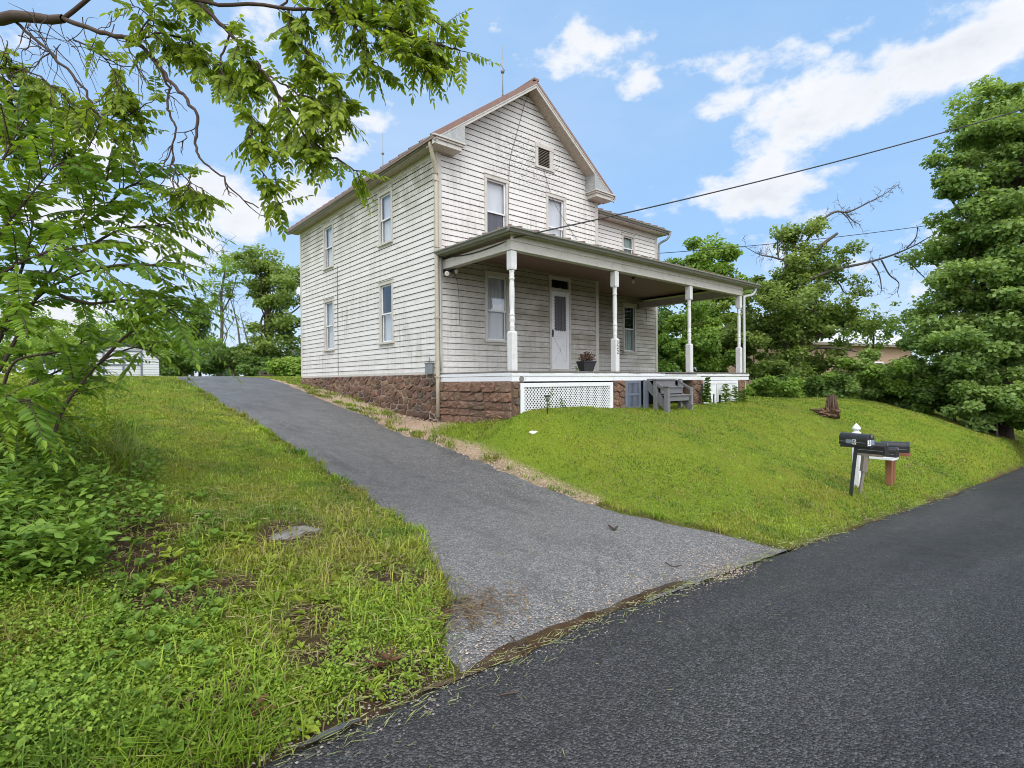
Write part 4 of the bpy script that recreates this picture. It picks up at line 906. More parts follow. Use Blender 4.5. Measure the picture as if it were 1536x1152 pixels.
# white ornamental post with finial
wp = gpos(1286, 727, 7.9); wp = ground_at(1285, 729, 6, 13); hz = (730-636)/F_PX*float(proj(wp)[2])
w1 = thing('mailbox_post', wp, 'white vinyl post with pointed finial standing behind the black mailboxes', 'post')
mb = MB(); mb.box(wp[0]-.052, wp[0]+.052, wp[1]-.052, wp[1]+.052, wp[2]-.1, wp[2]+hz-.17); mb.build('shaft', MAT['clean_white'], w1, bevel=.006)
mb = MB(); c = wp+np.array([0, 0, hz-.171]); mb.lathe(c, [(.075, 0), (.07, .018), (.045, .03), (.04, .05), (.07, .075), (.064, .10), (.03, .145), (.004, .17)], 8); mb.build('finial', MAT['clean_white'], w1)
# second box on leaning grey post
p2 = ground_at(1288, 740, 6, 12); D2 = float(proj(p2)[2]); t2 = at(1306, 680, D2)
m2 = thing('mailbox', p2, 'low black mailbox on leaning grey wooden post, directly right of the numbered one', 'mailbox', 'mailboxes at the road edge')
mb = MB(); mb.bar(tuple(p2-np.array([0, 0, .1])), tuple(at(1296, 702, D2)), .036, .036); mb.build('post', MAT['grey_wood'], m2)
mb = MB(); mb.bar(tuple(at(1295, 707, D2)), tuple(at(1298, 684, D2)), .07, .08); mb.bar((t2[0]-.02, t2[1]+.22, t2[2]-.02), (t2[0]-.02, t2[1]-.18, t2[2]-.02), .13, .035); mb.build('bracket', MAT['grey_wood'], m2)
mailbox_body(m2, t2, YM+.05, .42, .15, .185)
# third box on white board and reddish post; fourth with rusty front
p3 = ground_at(1334, 728, 6, 13); D3 = float(proj(p3)[2]); t3 = at(1327, 684, D3-.1)
m3 = thing('mailbox', p3, 'black mailbox on a white board over the reddish wooden post', 'mailbox', 'mailboxes at the road edge')
mb = MB(); mb.box(p3[0]-.05, p3[0]+.05, p3[1]-.05, p3[1]+.05, p3[2]-.1, t3[2]-.045); mb.build('post', MAT['cedar'], m3, bevel=.005)
mb = MB(); mb.box(t3[0]-.20, t3[0]+.10, t3[1]-.19, t3[1]+.19, t3[2]-.045, t3[2]-.005); mb.build('shelf_board', MAT['clean_white'], m3)
mailbox_body(m3, t3, YM, .38, .14, .175)
t4 = at(1342, 678, D3+.35); m4 = thing('mailbox', (t4[0], t4[1], h1(t4[0], t4[1])), 'largest black mailbox with reddish board under its front, farthest of the four', 'mailbox', 'mailboxes at the road edge')
mailbox_body(m4, t4+np.array([0, 0, .005]), YM+.30, .44, .165, .195)
g4 = h1(t4[0]+.02, t4[1]); mb = MB(); mb.box(t4[0]-.045, t4[0]+.045, t4[1]+.0, t4[1]+.09, g4-.1, t4[2]-.055); mb.build('post', MAT['cedar'], m4); mb = MB(); mb.box(t4[0]-.09, t4[0]+.09, t4[1]-.24, t4[1]+.2, t4[2]-.055, t4[2]); mb.build('shelf_board', MAT['cedar'], m4)

# ---------------------------------------------------------------- splintered stump
sp = ground_at(1243, 625, 10, 24); Ds = float(proj(sp)[2]); su = thing('tree_stump', sp, 'splintered brown tree stump standing in the lawn right of the house', 'stump')
rr = np.random.default_rng(9); mb = MB(); hs = 36/F_PX*Ds
def spl(c, r, h, lean, n=26, jag=.35, c0=(.14, .088, .058)):
    for k in range(n):
        a = 2*PI*k/n+rr.uniform(-.1, .1); rad = r*(.75+.35*rr.random()); hh = h*(1-jag*rr.random()); w = 2*PI*r/n*.9; s_ = rr.uniform(.5, 1.5); mb.cur = tuple(x*s_ for x in c0)
        b = np.array([c[0]+rad*1.15*math.cos(a), c[1]+rad*1.15*math.sin(a), c[2]-.05]); tp = np.array([c[0]+rad*.8*math.cos(a)+lean[0]*hh, c[1]+rad*.8*math.sin(a)+lean[1]*hh, c[2]+hh])
        mid = (b+tp)/2+rr.normal(0, .015, 3)
        mb.tube([b, mid, tp], [w*.75, w*.6, w*.18], 5)
spl(sp+RV*.12, .16, hs*.95, (-.04, .02), 30, .28); spl(sp+RV*.12, .11, hs, (-.06, .0), 22, .3); spl(sp+RV*.12, .05, hs*.9, (-.04, 0), 8, .2)
mb.build('stump_core', MAT['stone'] if False else None or MAT['grass'], su); mb = MB()
for k in range(26):
    a = rr.uniform(0, 2*PI); L = rr.uniform(.2, .4); s_ = rr.uniform(.5, 1.6); mb.cur = (.19*s_, .115*s_, .075*s_); o = sp-RV*.13+np.array([rr.normal(0, .10), rr.normal(0, .10), rr.uniform(.02, .24)])
    d = np.array([math.cos(a)*.6, math.sin(a)*.6, rr.uniform(-.05, .35)])-RV*.5; d /= np.linalg.norm(d); mb.tube([o+RV*.2, o+RV*.05+rr.normal(0, .02, 3), o+d*L*.6], [.05, .045, .015], 5)
mb.build('fallen_splinter', MAT['grass'], su)

# ---------------------------------------------------------------- shed, brick house
sb = at(190, 563, 36); sz = h1(sb[0], sb[1]); shd = thing('garden_shed', (sb[0], sb[1], sz), 'pale grey gambrel-roofed garden shed beyond the left lawn', 'shed')
sf = ray(205, 563); sf[2] = 0; sf /= np.linalg.norm(sf); sr = np.array([sf[1], -sf[0], 0]); fS = Frame((sb[0], sb[1], sz), sr, -sf)
scl = 36*1.24/F_PX; W0, W1 = -40*scl, 33*scl; hw = 45*scl
mats_s = weathered('pale_grey_shed_siding', (.56, .57, .60), (.50, .51, .54), .6, 2, gamt=.15)
mb = MB(); pw = .17; k = 0
prof_sh = [(W0, 0), (W0, 1.35), (W0*.62, 1.98), (-.15, 2.28), (W1*.62, 1.98), (W1, 1.35), (W1, 0)]
def shw(z): return (W0, W1) if z < 1.35 else ((W0+(W0*.62-W0)*(z-1.35)/.63, W1+(W1*.62-W1)*(z-1.35)/.63) if z < 1.98 else (W0*.62+(-.15-W0*.62)*(z-1.98)/.3, W1*.62+(-.15-W1*.62)*(z-1.98)/.3))
while k*pw < 2.2:
    a, b = k*pw, min((k+1)*pw-.018, 2.26); k += 1; l0, r0_ = shw(a); l1, r1_ = shw(b)
    mb.quad(fS.P(l0, .03, a), fS.P(r0_, .03, a), fS.P(r1_, .01, b), fS.P(l1, .01, b), 0); mb.quad(fS.P(l0, 0, a), fS.P(r0_, 0, a), fS.P(r0_, .03, a), fS.P(l0, .03, a), 1); mb.quad(fS.P(l1, 0, b), fS.P(r1_, 0, b), fS.P(r1_, 0, b+.02), fS.P(l1, 0, b+.02), 1)
n = len(prof_sh)
mb.add([fS.P(p[0], -.01, p[1]) for p in prof_sh]+[fS.P(p[0], -3, p[1]) for p in prof_sh], [(i, i+1, n+i+1, n+i) for i in range(n-1)]+[tuple(range(n, 2*n)), tuple(range(n))], 0)
mb.build('wall', [mats_s, MAT['gap']], shd, recalc=False)
mb = MB(); rp = [(W0-.12, 1.28), (W0*.64, 2.02), (-.15, 2.36), (W1*.64, 2.02), (W1+.12, 1.28)]
for (a, b) in zip(rp[:-1], rp[1:]): mb.hexa([fS.P(a[0], .12, a[1]), fS.P(b[0], .12, b[1]), fS.P(b[0], -3.1, b[1]), fS.P(a[0], -3.1, a[1]), fS.P(a[0], .12, a[1]+.06), fS.P(b[0], .12, b[1]+.06), fS.P(b[0], -3.1, b[1]+.06), fS.P(a[0], -3.1, a[1]+.06)])
mb.build('roof', weathered('dark_shed_shingles', (.10, .105, .12), (.07, .07, .08), .8, 4), shd)
mb = MB(); dk = MAT['slate_blue']
for u in (-22*scl, -3*scl, 15*scl): mb.fbox(fS, u-.06, u+.06, .03, .06, 0, 1.95)
mb.fbox(fS, -22*scl, 15*scl, .03, .058, .92, 1.0); mb.fbox(fS, -22*scl, 15*scl, .03, .058, 1.87, 1.96); mb.fbox(fS, -22*scl, 15*scl, .03, .055, -.02, .09); mb.build('door_trim', dk, shd)

bb = at(1262, 560, 40); bz = h1(bb[0], bb[1]); bk = thing('brick_house', (bb[0], bb[1], bz), 'low brick house with pale metal roof seen through the trees on the right', 'house')
br_ = np.array([math.cos(-.25), math.sin(-.25), 0]); fB2 = Frame((bb[0], bb[1], bz), br_, (br_[1], -br_[0], 0))
m, t = new_mat('tan_brick'); bn = t.nt.nodes.new('ShaderNodeTexBrick'); tc = t.nt.nodes.new('ShaderNodeTexCoord')
t.nt.links.new(t.n('CombineXYZ', i0=t.n('SeparateXYZ', 0, i0=t.pos), i1=t.n('SeparateXYZ', 2, i0=t.pos)), bn.inputs['Vector']); bn.inputs['Color1'].default_value = (.37, .24, .165, 1); bn.inputs['Color2'].default_value = (.30, .185, .125, 1); bn.inputs['Mortar'].default_value = (.42, .36, .30, 1); bn.inputs['Scale'].default_value = 4.5
surf(t, bn.outputs[0], .85); MAT['brick'] = m
s4 = 40/F_PX; ez = (560-513)*s4+1.15
mb = MB(); mb.fbox(fB2, -5.5, 9, -8, 0, -.8, ez); mb.build('wall', MAT['brick'], bk)
mb = MB(); P = fB2.P
for sgn in (0, 1):
    n0, n1 = (.5, -4) if sgn == 0 else (-8.5, -4)
    mb.hexa([P(-6, n0, ez-.05), P(9.5, n0, ez-.05), P(9.5, n1, ez+2.3), P(-6, n1, ez+2.3), P(-6, n0, ez+.07), P(9.5, n0, ez+.07), P(9.5, n1, ez+2.42), P(-6, n1, ez+2.42)])
mb.build('roof', weathered('pale_metal_roofing', (.60, .61, .63), (.52, .53, .55), .4, 2, .4, gamt=.1), bk)
mb = MB(); mb.fbox(fB2, -6, 9.5, .5, .53, ez-.16, ez+.02); mb.build('fascia', MAT['grey_wood'], bk)
for u in (-3.6, 3.9):
    mb = MB(); mb.fbox(fB2, u, u+1.3, .0, .05, .9, 2.2); wo = mb.build('window', MAT['clean_white'], bk); q = MB(); q.quad(P(u+.1, .056, 1.), P(u+1.2, .056, 1.), P(u+1.2, .056, 2.1), P(u+.1, .056, 2.1)); q.build('pane', MAT['screen'], wo)

rb = at(412, 567, 37); rz = h1(rb[0], rb[1]); rl = thing('low_railing', (rb[0], rb[1], rz), 'low dark wooden railing at the foot of the airy tree', 'railing')
for k in (-1., 0., 1.): mb = MB(); p = rb+RV*k; mb.box(p[0]-.05, p[0]+.05, p[1]-.05, p[1]+.05, rz-.1, rz+.52); mb.build('post', MAT['grey_wood'], rl)
for z in (.22, .46): mb = MB(); p = rb-RV*1.1-FV*.06; q = rb+RV*1.1-FV*.06; mb.bar((p[0], p[1], rz+z), (q[0], q[1], rz+z), .03, .12); mb.build('rail', MAT['bark'], rl)
# ---------------------------------------------------------------- wires
def wire(name, a, b, sag, r, label):
    a = np.array(a); b = np.array(b); tt = np.linspace(0, 1, 24); P = a+(b-a)*tt[:, None]; P[:, 2] -= sag*4*tt*(1-tt); mb = MB(); mb.tube(P, r, 5, cap=False); o = mb.build(name, MAT['wire'], origin=a); return tag(o, label, 'wire')
hook = np.array([.16, -2.42, 2.52]); far = at(1800, 78, 13.5); mid = at(945, 326, 9)
wire('power_line', hook, far, .25, .014, 'black power line running from the porch corner up to the right')
mb = MB(); mb.tube(smooth_path([hook, (.09, -2.1, 2.46), (.085, -1.2, 2.44), (.085, -.5, 2.50), (.10, -.2, 2.55)], 5), .012, 5, cap=False); mb.build('cable', MAT['wire'], house)
wire('telephone_line', (10.45, 5.5, 5.0), at(1800, 262, 30), .7, .016, 'lower thin wire passing behind the porch roof into the right maple')

# ---------------------------------------------------------------- foliage
def leaves_mesh(name, B, D, N, L, W, C, fold=.25, six=True, droop=0.):
    """one flat or folded leaf per row: base, direction, normal, length, width, colour"""
    n = len(B); D = D/(np.linalg.norm(D, axis=1)[:, None]+1e-9); S = np.cross(D, N); S /= np.linalg.norm(S, axis=1)[:, None]+1e-9; Nn = np.cross(S, D)
    L = np.broadcast_to(L, (n,))[:, None]; W = np.broadcast_to(W, (n,))[:, None]; up = Nn*W*fold
    tip = B+D*L - np.array([0, 0, 1.])*droop*L
    if six:
        a = B+D*L*.32-np.array([0, 0, 1.])*droop*L*.1; b = B+D*L*.68-np.array([0, 0, 1.])*droop*L*.45
        V = np.stack([B, a+S*W*.5+up, b+S*W*.42+up, tip, b-S*W*.42+up, a-S*W*.5+up], 1).reshape(-1, 3); k = np.arange(n)*6
        F_ = np.stack([np.stack([k, k+1, k+2, k+3], 1), np.stack([k, k+3, k+4, k+5], 1)], 1).reshape(-1, 4); r = 6
    else:
        mid = B+D*L*.5; V = np.stack([B, mid+S*W*.5+up, tip, mid-S*W*.5+up], 1).reshape(-1, 3); k = np.arange(n)*4; F_ = np.stack([k, k+1, k+2, k+3], 1); r = 4
    return np_mesh(name, V, F_, np.repeat(C, r, 0))
def unit(v): return v/(np.linalg.norm(v, axis=-1, keepdims=True)+1e-9)
G_MAPLE = ((.16, .27, .075), (.35, .48, .15)); G_DARK = ((.08, .15, .04), (.16, .26, .065)); G_MID = ((.12, .22, .04), (.25, .38, .07)); G_LIGHT = ((.19, .31, .05), (.33, .45, .10)); G_OLIVE = ((.15, .23, .055), (.30, .39, .10))
def crown(name, ells, n, size, pal, rng, parent, clump=.55, layers=.5, ragged=.25, shell=.55, pts=None, asp=.72):
    vol = np.array([e[1][0]*e[1][1]*e[1][2] for e in ells])**.67; Bs = []; Cs = []; Ns = []; Cl = []
    for e, w in zip(ells, vol/vol.sum()):
        c, r = np.array(e[0]), np.array(e[1]); m = max(60, int(n*w)); nc = max(6, int(1.1*(r[0]*r[1]*r[2])**.67/clump**2*2.2))
        d = unit(rng.normal(size=(nc, 3))); rad = (shell+(1-shell)*rng.random(nc)**.5)*(1+ragged*rng.normal(size=nc)); cc = c+d*r*rad[:, None]
        lit = rng.random(nc)*.55+.30*np.clip(d[:, 2], -1, 1)+.12  # upper clumps tinted lighter, light from above put into the leaf colour
        k = rng.integers(0, nc, m); cr = clump*(.6+.8*rng.random(nc))
        o = unit(rng.normal(size=(m, 3)))*(rng.random(m)**.45)[:, None]; o[:, 2] *= layers; pos = cc[k]+o*cr[k][:, None]
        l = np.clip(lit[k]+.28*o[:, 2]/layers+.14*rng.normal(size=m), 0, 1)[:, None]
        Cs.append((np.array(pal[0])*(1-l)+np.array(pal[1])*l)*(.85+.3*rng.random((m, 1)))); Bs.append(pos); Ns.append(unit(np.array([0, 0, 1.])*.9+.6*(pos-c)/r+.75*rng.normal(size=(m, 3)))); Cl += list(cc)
    B = np.vstack(Bs); N = np.vstack(Ns); C = np.vstack(Cs); D = unit(rng.normal(size=B.shape)); D[:, 2] = D[:, 2]*.5-.35; L = size*(.6+.8*rng.random(len(B)))
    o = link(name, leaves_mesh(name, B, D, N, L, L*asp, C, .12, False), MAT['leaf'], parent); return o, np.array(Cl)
def limb_path(a, b, rng, bow=.12):
    a = np.array(a, float); b = np.array(b, float); Ld = np.linalg.norm(b-a); k = np.linspace(0, 1, 6)[:, None]
    P = a+(b-a)*k; P[1:-1] += rng.normal(0, abs(bow)*Ld*.25, (4, 3)); P[:, 2] += bow*Ld*np.sin(np.pi*k[:, 0])*.6; return smooth_path(P, 3)
def tree(name, base, trunk_pts, trunk_r, ells, n, size, pal, label, cat='tree', group=None, seed=1, limbs=18, clump=.55, mat='bark', layers=.72, ragged=.25, shell=.55, lr=.25, thingname=None, extra=None):
    rng = np.random.default_rng(seed); b = np.array([base[0], base[1], h1(base[0], base[1])]); t = thing(name, b, label, cat, group)
    tp = [b-np.array([0, 0, .3])]+[np.array(p, float) for p in trunk_pts]; TP = smooth_path(tp, 5); rad = np.linspace(1, .28, len(TP))*trunk_r; rad[0] *= 1.5; rad[1] *= 1.2
    co, cl = crown('crown', ells, n, size, pal, rng, t, clump, layers, ragged, shell)
    V, Fq = tube_np(TP, rad, 9); Vs = [V]; Fs = [Fq]; off = len(V)
    for k in rng.choice(len(cl), min(limbs, len(cl)), replace=False):
        i = int(len(TP)*rng.uniform(.3, .98)); i = min(i, len(TP)-1); a = TP[i]
        if cl[k][2] < a[2]-.5: i = int(len(TP)*.3); a = TP[i]
        P = limb_path(a, cl[k], rng); v, f = tube_np(P, np.linspace(1, .12, len(P))*max(.012, rad[i]*lr*2), 5); Vs.append(v); Fs.append(f+off); off += len(v)
    for P, r0, r1 in (extra or []): v, f = tube_np(P, np.linspace(r0, r1, len(P)), 6); Vs.append(v); Fs.append(f+off); off += len(v)
    link('trunk', np_mesh('trunk', np.vstack(Vs), np.vstack(Fs), None, True), MAT[mat], t); return t
def E_(u, v, D, ru, rv, rd=None):
    c = at(u, v, D); k = D/F_PX; r = np.array([ru*k, (rd or ru)*k, rv*k]); return (c, r)
# --- right side
Dm_ = 20.
tb = at(1500, 622, Dm_); T = lambda u, v, D=Dm_: at(u, v, D)
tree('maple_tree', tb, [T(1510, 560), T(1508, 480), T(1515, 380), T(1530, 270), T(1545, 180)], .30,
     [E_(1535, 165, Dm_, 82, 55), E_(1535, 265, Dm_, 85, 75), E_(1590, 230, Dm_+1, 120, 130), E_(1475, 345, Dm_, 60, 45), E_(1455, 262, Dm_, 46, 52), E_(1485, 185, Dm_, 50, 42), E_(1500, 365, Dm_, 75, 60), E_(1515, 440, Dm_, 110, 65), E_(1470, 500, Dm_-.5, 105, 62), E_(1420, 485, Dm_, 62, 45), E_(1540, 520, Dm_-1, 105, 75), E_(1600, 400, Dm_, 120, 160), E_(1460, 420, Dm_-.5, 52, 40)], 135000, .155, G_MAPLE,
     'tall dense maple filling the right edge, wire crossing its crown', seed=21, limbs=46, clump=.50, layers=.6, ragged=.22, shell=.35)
Db = 33.
tree('maple_tree', at(1058, 585, Db), [T(1056, 520, Db), T(1060, 450, Db), T(1062, 390, Db)], .25, [E_(1062, 395, Db, 44, 40), E_(1030, 420, Db, 38, 36), E_(1088, 425, Db, 30, 36), E_(1055, 450, Db, 60, 40)], 15000, .22, G_MID, 'rounded green tree rising above the porch roof', seed=22, limbs=16, clump=.75)
for i, (u, v, D, ru, rv, pal, lab) in enumerate(((1035, 510, 24., 46, 62, G_MID, 'dense green bush seen between the two middle porch columns'), (1085, 500, 26., 40, 60, G_OLIVE, 'leafy bush seen between the last two porch columns'), (990, 505, 27., 34, 60, G_DARK, 'dark bush beside the back of the house wing'))):
    tree('bush', at(u, 592, D), [T(u, v+30, D), T(u, v, D)], .07, [E_(u, v, D, ru, rv*.75), E_(u-ru*.4, v+rv*.45, D, ru*.7, rv*.5), E_(u+ru*.45, v+rv*.4, D, ru*.7, rv*.5)], 12000, .15, pal, lab, 'bush', seed=30+i, limbs=10, clump=.42)
# broken, ivy-clad tree with bare limbs
Di = 24.
def pp(D, *uv): return smooth_path([at(u, v, D+dd) for (u, v, dd) in uv], 4)
rgb = np.random.default_rng(77); bare = []
def bare_limb(D, uv, r0, r1, twigs=8, tl=1.0):
    P = pp(D, *uv); bare.append((P, r0, r1))
    for k in range(twigs):
        i = rgb.integers(len(P)//4, len(P)); a = P[i]; d = unit(rgb.normal(size=3)); d = unit(d*.8+RV*.4+np.array([0, 0, rgb.uniform(-.5, .7)])); Lk = tl*rgb.uniform(.35, 1.); Q = limb_path(a, a+d*Lk, rgb, .25); bare.append((Q, max(.010, r1*.6), .004))
        for _ in range(3):
            b = Q[rgb.integers(3, len(Q))]; d2 = unit(d*.6+rgb.normal(size=3)*.6); bare.append((limb_path(b, b+d2*Lk*.5, rgb, .2), .007, .003))
bare_limb(Di, [(1196, 410, 0), (1206, 370, 0), (1228, 335, 0), (1252, 318, 0), (1272, 318, 0), (1300, 305, 0), (1325, 292, 0), (1347, 277, 0)], .075, .010, 22, .8)
bare_limb(Di, [(1268, 318, 0), (1278, 330, 0), (1292, 338, 0)], .035, .01, 6, .7); bare_limb(Di, [(1262, 318, 0), (1272, 328, 0), (1280, 343, 0)], .03, .01, 5, .7)
bare_limb(Di, [(1192, 408, 0), (1215, 385, 0), (1235, 366, 0), (1256, 350, 0)], .13, .06, 3, .5)
bare_limb(Di-1, [(1186, 440, 1), (1215, 420, .5), (1250, 405, 0), (1300, 394, 0), (1340, 382, 0), (1372, 368, 0), (1400, 352, 0)], .085, .016, 18, .8)
bare_limb(Di-1, [(1360, 372, 0), (1373, 358, 0), (1376, 345, 0), (1375, 338, 0)], .03, .008, 3, .4)
bare_limb(Di-1, [(1308, 394, 0), (1318, 410, 0), (1322, 430, 0), (1321, 440, 0)], .035, .012, 5, .5); bare_limb(Di-1, [(1322, 390, 0), (1334, 412, 0), (1348, 424, 0), (1346, 438, 0)], .035, .012, 5, .5); bare_limb(Di-1, [(1342, 384, 0), (1362, 392, 0), (1378, 408, 0), (1392, 422, 0)], .04, .012, 6, .6)
bare_limb(Di, [(1235, 415, 0), (1258, 425, 0), (1268, 440, 0), (1290, 435, 0), (1308, 445, 0)], .04, .01, 8, .6); bare_limb(Di, [(1200, 398, 0), (1160, 386, 0), (1140, 382, 0), (1117, 370, 0)], .05, .01, 14, .8); bare_limb(Di, [(1168, 390, 0), (1166, 365, 0), (1168, 345, 0)], .04, .02, 2, .3)
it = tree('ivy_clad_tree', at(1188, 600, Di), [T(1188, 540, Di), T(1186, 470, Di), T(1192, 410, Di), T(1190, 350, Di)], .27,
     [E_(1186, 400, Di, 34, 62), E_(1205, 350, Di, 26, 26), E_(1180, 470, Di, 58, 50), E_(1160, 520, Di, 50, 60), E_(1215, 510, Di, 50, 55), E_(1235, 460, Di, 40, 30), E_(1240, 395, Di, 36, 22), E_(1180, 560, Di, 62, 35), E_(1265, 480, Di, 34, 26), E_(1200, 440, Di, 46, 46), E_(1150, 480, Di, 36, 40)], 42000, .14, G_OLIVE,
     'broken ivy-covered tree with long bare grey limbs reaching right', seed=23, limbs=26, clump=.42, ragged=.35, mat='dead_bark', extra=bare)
for i, (u, v, D, ru, rv, pal, lab) in enumerate((
    (1310, 480, 27., 48, 34, G_LIGHT, 'thin pale green sapling in front of the metal roof'), (1150, 585, 21.5, 45, 22, G_MID, 'low bush at the lawn edge under the ivy-clad tree'), (1210, 582, 22, 45, 24, G_DARK, 'low dark bush right of the ivy-clad trunk'), (1262, 572, 22.5, 40, 28, G_MID, 'round bush under the brick wall'), (1318, 568, 22, 48, 36, G_MAPLE, 'leafy bush right of the brick wall'),
    (1375, 572, 21, 48, 40, G_MID, 'bush at the foot of the maple, left of its trunk'), (1432, 580, 20, 50, 42, G_DARK, 'dark bush below the big maple trunk'), (1495, 596, 18.5, 52, 44, G_MAPLE, 'bush at the lower right where lawn meets thicket'), (1580, 610, 18, 55, 40, G_MID, 'bush cut by the right picture edge'))):
    tree('bush' if i else 'sapling', at(u, v+rv*.9, D), [T(u, v+rv*.3, D), T(u+3, v-rv*.4, D)], .05, [E_(u, v, D, ru, rv*.8), E_(u-ru*.5, v+rv*.35, D, ru*.6, rv*.55), E_(u+ru*.5, v+rv*.3, D, ru*.6, rv*.6)], 13000 if i else 2600, .14, pal, lab, 'bush' if i else 'tree', seed=40+i, limbs=10 if i else 22, clump=.34, ragged=.3)
# --- left side, far
Dl = 42.
tree('tree', at(405, 560, Dl), [T(403, 510, Dl), T(400, 450, Dl), T(405, 400, Dl)], .28, [E_(405, 400, Dl, 42, 30), E_(430, 430, Dl, 34, 44), E_(385, 430, Dl, 24, 30), E_(425, 490, Dl, 40, 42), E_(400, 520, Dl, 45, 30), E_(380, 395, Dl, 18, 14)], 15000, .24, G_OLIVE, 'tall airy tree standing just left of the house', seed=51, limbs=34, clump=.7, ragged=.4, shell=.3)
bare = []
bare_limb(46, [(330, 545, 0), (333, 490, 0), (332, 440, 0), (338, 400, 0), (334, 372, 0)], .16, .03, 22, 2.4); bare_limb(46, [(333, 470, 0), (348, 440, 0), (356, 410, 0)], .07, .02, 12, 1.8); bare_limb(46, [(362, 548, 0), (358, 500, 0), (352, 470, 0), (340, 430, 0)], .10, .02, 16, 1.8); bare_limb(46, [(378, 545, 0), (368, 500, 0), (360, 470, 0)], .08, .02, 12, 1.5)
tree('bare_tree', at(331, 560, 46), [T(331, 545, 46), T(332, 500, 46)], .2, [E_(345, 405, 46, 30, 26), E_(330, 440, 46, 26, 20)], 1400, .24, G_LIGHT, 'nearly leafless tree between the shed and the airy tree', seed=52, limbs=4, mat='dead_bark', extra=bare)
for i, (u, v, D, ru, rv, pal, nm, lab) in enumerate(((288, 478, 52., 26, 34, G_DARK, 'tree', 'dark blue-green tree behind the leafless one'), (225, 500, 48., 62, 40, G_LIGHT, 'tree', 'pale green feathery tree behind the shed'), (110, 510, 46., 72, 42, G_LIGHT, 'tree', 'pale green tree left of the shed'), (10, 500, 46., 66, 60, G_MID, 'tree', 'green tree at the far left behind the shrubs'),
    (300, 532, 43., 48, 26, G_MID, 'bush', 'bush right of the shed beside the driveway end'), (352, 535, 41., 40, 26, G_DARK, 'bush', 'dark bush beyond the driveway end'), (395, 550, 40., 30, 14, G_DARK, 'bush', 'low dark bush under the airy tree'), (440, 548, 36., 24, 16, G_LIGHT, 'bush', 'light bush touching the house corner'), (255, 545, 42., 30, 16, G_MAPLE, 'bush', 'low bush against the right wall of the shed'))):
    tree(nm, at(u, v+rv, D), [T(u, v+rv*.3, D), T(u+2, v-rv*.3, D)], .13, [E_(u, v, D, ru, rv*.85), E_(u-ru*.5, v+rv*.4, D, ru*.62, rv*.55), E_(u+ru*.5, v+rv*.35, D, ru*.62, rv*.6)], 8000, .22, pal, lab, nm if nm == 'bush' else 'tree', seed=60+i, limbs=10, clump=.6, ragged=.3)
# distant woods closing the horizon all round
rng = np.random.default_rng(99)
ang = np.arange(-1.3, 1.35, .085); Bd = []
ells = []
for a in ang:
    D = rng.uniform(75, 95); d = FV*math.cos(a)+RV*math.sin(a); p = CAM+d*D; r = rng.uniform(5, 7.5); ells.append(((p[0], p[1], .0+r*.22), (r, r, r*rng.uniform(.5, .75))))
o, _ = crown('distant_woods', ells, 60000, .5, ((.05, .09, .035), (.10, .15, .06)), rng, None, 1.3, .6, .2, .6); tag(o, kind='stuff')
# ---------------------------------------------------------------- compound-leaved foreground plants
class Fol:
    def __init__(s): s.B = []; s.D = []; s.N = []; s.L = []; s.W = []; s.C = []; s.tv = []; s.tf = []; s.off = 0
    def tube(s, P, r, n=5):
        v, f = tube_np(P, r, n); s.tv.append(v); s.tf.append(f+s.off); s.off += len(v)
    def frond(s, base, d, L, pairs, ll, droop, rng, pal, hang=.35, w=.30, lit=None):
        d = unit(np.array(d, float)); k = np.linspace(0, 1, 9); P = base+d*(L*k)[:, None]; P[:, 2] -= droop*L*k**2
        s.tube(P, np.linspace(.0035, .0012, 9)*(1.5 if L > .5 else 1), 4)
        side = np.cross(d, [0, 0, 1.]); side = unit(side if np.linalg.norm(side) > .05 else RV); 
        l0 = rng.random() if lit is None else lit
        for j in range(pairs):
            t = .16+.84*(j+.5)/pairs; p = base+d*L*t; p[2] -= droop*L*t*t; tan = unit(d*L-np.array([0, 0, 2*droop*L*t])); sc = (math.sin(math.pi*min(1, .25+.75*t)*.92)**.5)*rng.uniform(.85, 1.12)
            for q in (-1, 1):
                dv = unit(side*q+tan*.45+np.array([0, 0, -hang+rng.normal(0, .14)])+rng.normal(0, .1, 3)); s.B.append(p+rng.normal(0, .003, 3)); s.D.append(dv); s.N.append(unit(np.cross(dv, tan)*(-q)+np.array([0, 0, .6])+rng.normal(0, .22, 3))); s.L.append(ll*sc); s.W.append(ll*sc*w*rng.uniform(.85, 1.15))
                l = np.clip(l0+rng.normal(0, .16), 0, 1); s.C.append(np.array(pal[0])*(1-l)+np.array(pal[1])*l)
        p = base+d*L; p[2] -= droop*L; s.B.append(p); s.D.append(unit(d-np.array([0, 0, 1.5*droop]))); s.N.append(np.array([0, 0, 1.])); s.L.append(ll*.9); s.W.append(ll*w); s.C.append(np.array(pal[1]))
    def build(s, parent, names=('branch', 'foliage'), mat='twig', droop=.12):
        link(names[0], np_mesh(names[0], np.vstack(s.tv), np.vstack(s.tf), None, True), MAT[mat], parent)
        A = lambda q: np.array(q); return link(names[1], leaves_mesh(names[1], A(s.B), A(s.D), A(s.N), A(s.L), A(s.W), A(s.C), .18, True, droop), MAT['near_leaf'], parent)
P_OVER = ((.16, .25, .022), (.34, .44, .045)); P_SUM = ((.11, .22, .022), (.25, .38, .036))
rng = np.random.default_rng(123)
ov = thing('walnut_tree', (*at(-330, 900, 6.2)[:2], h1(*at(-330, 900, 6.2)[:2])), 'overhanging tree whose leafy branches hang into the upper left', 'tree')
fo = Fol(); tb = np.array(ov.location)
tr = smooth_path([tb-np.array([0, 0, .3]), at(-330, 500, 6.2), at(-300, 200, 6.), at(-260, 60, 5.8), at(-300, -150, 5.6), at(-320, -420, 5.4)], 5)
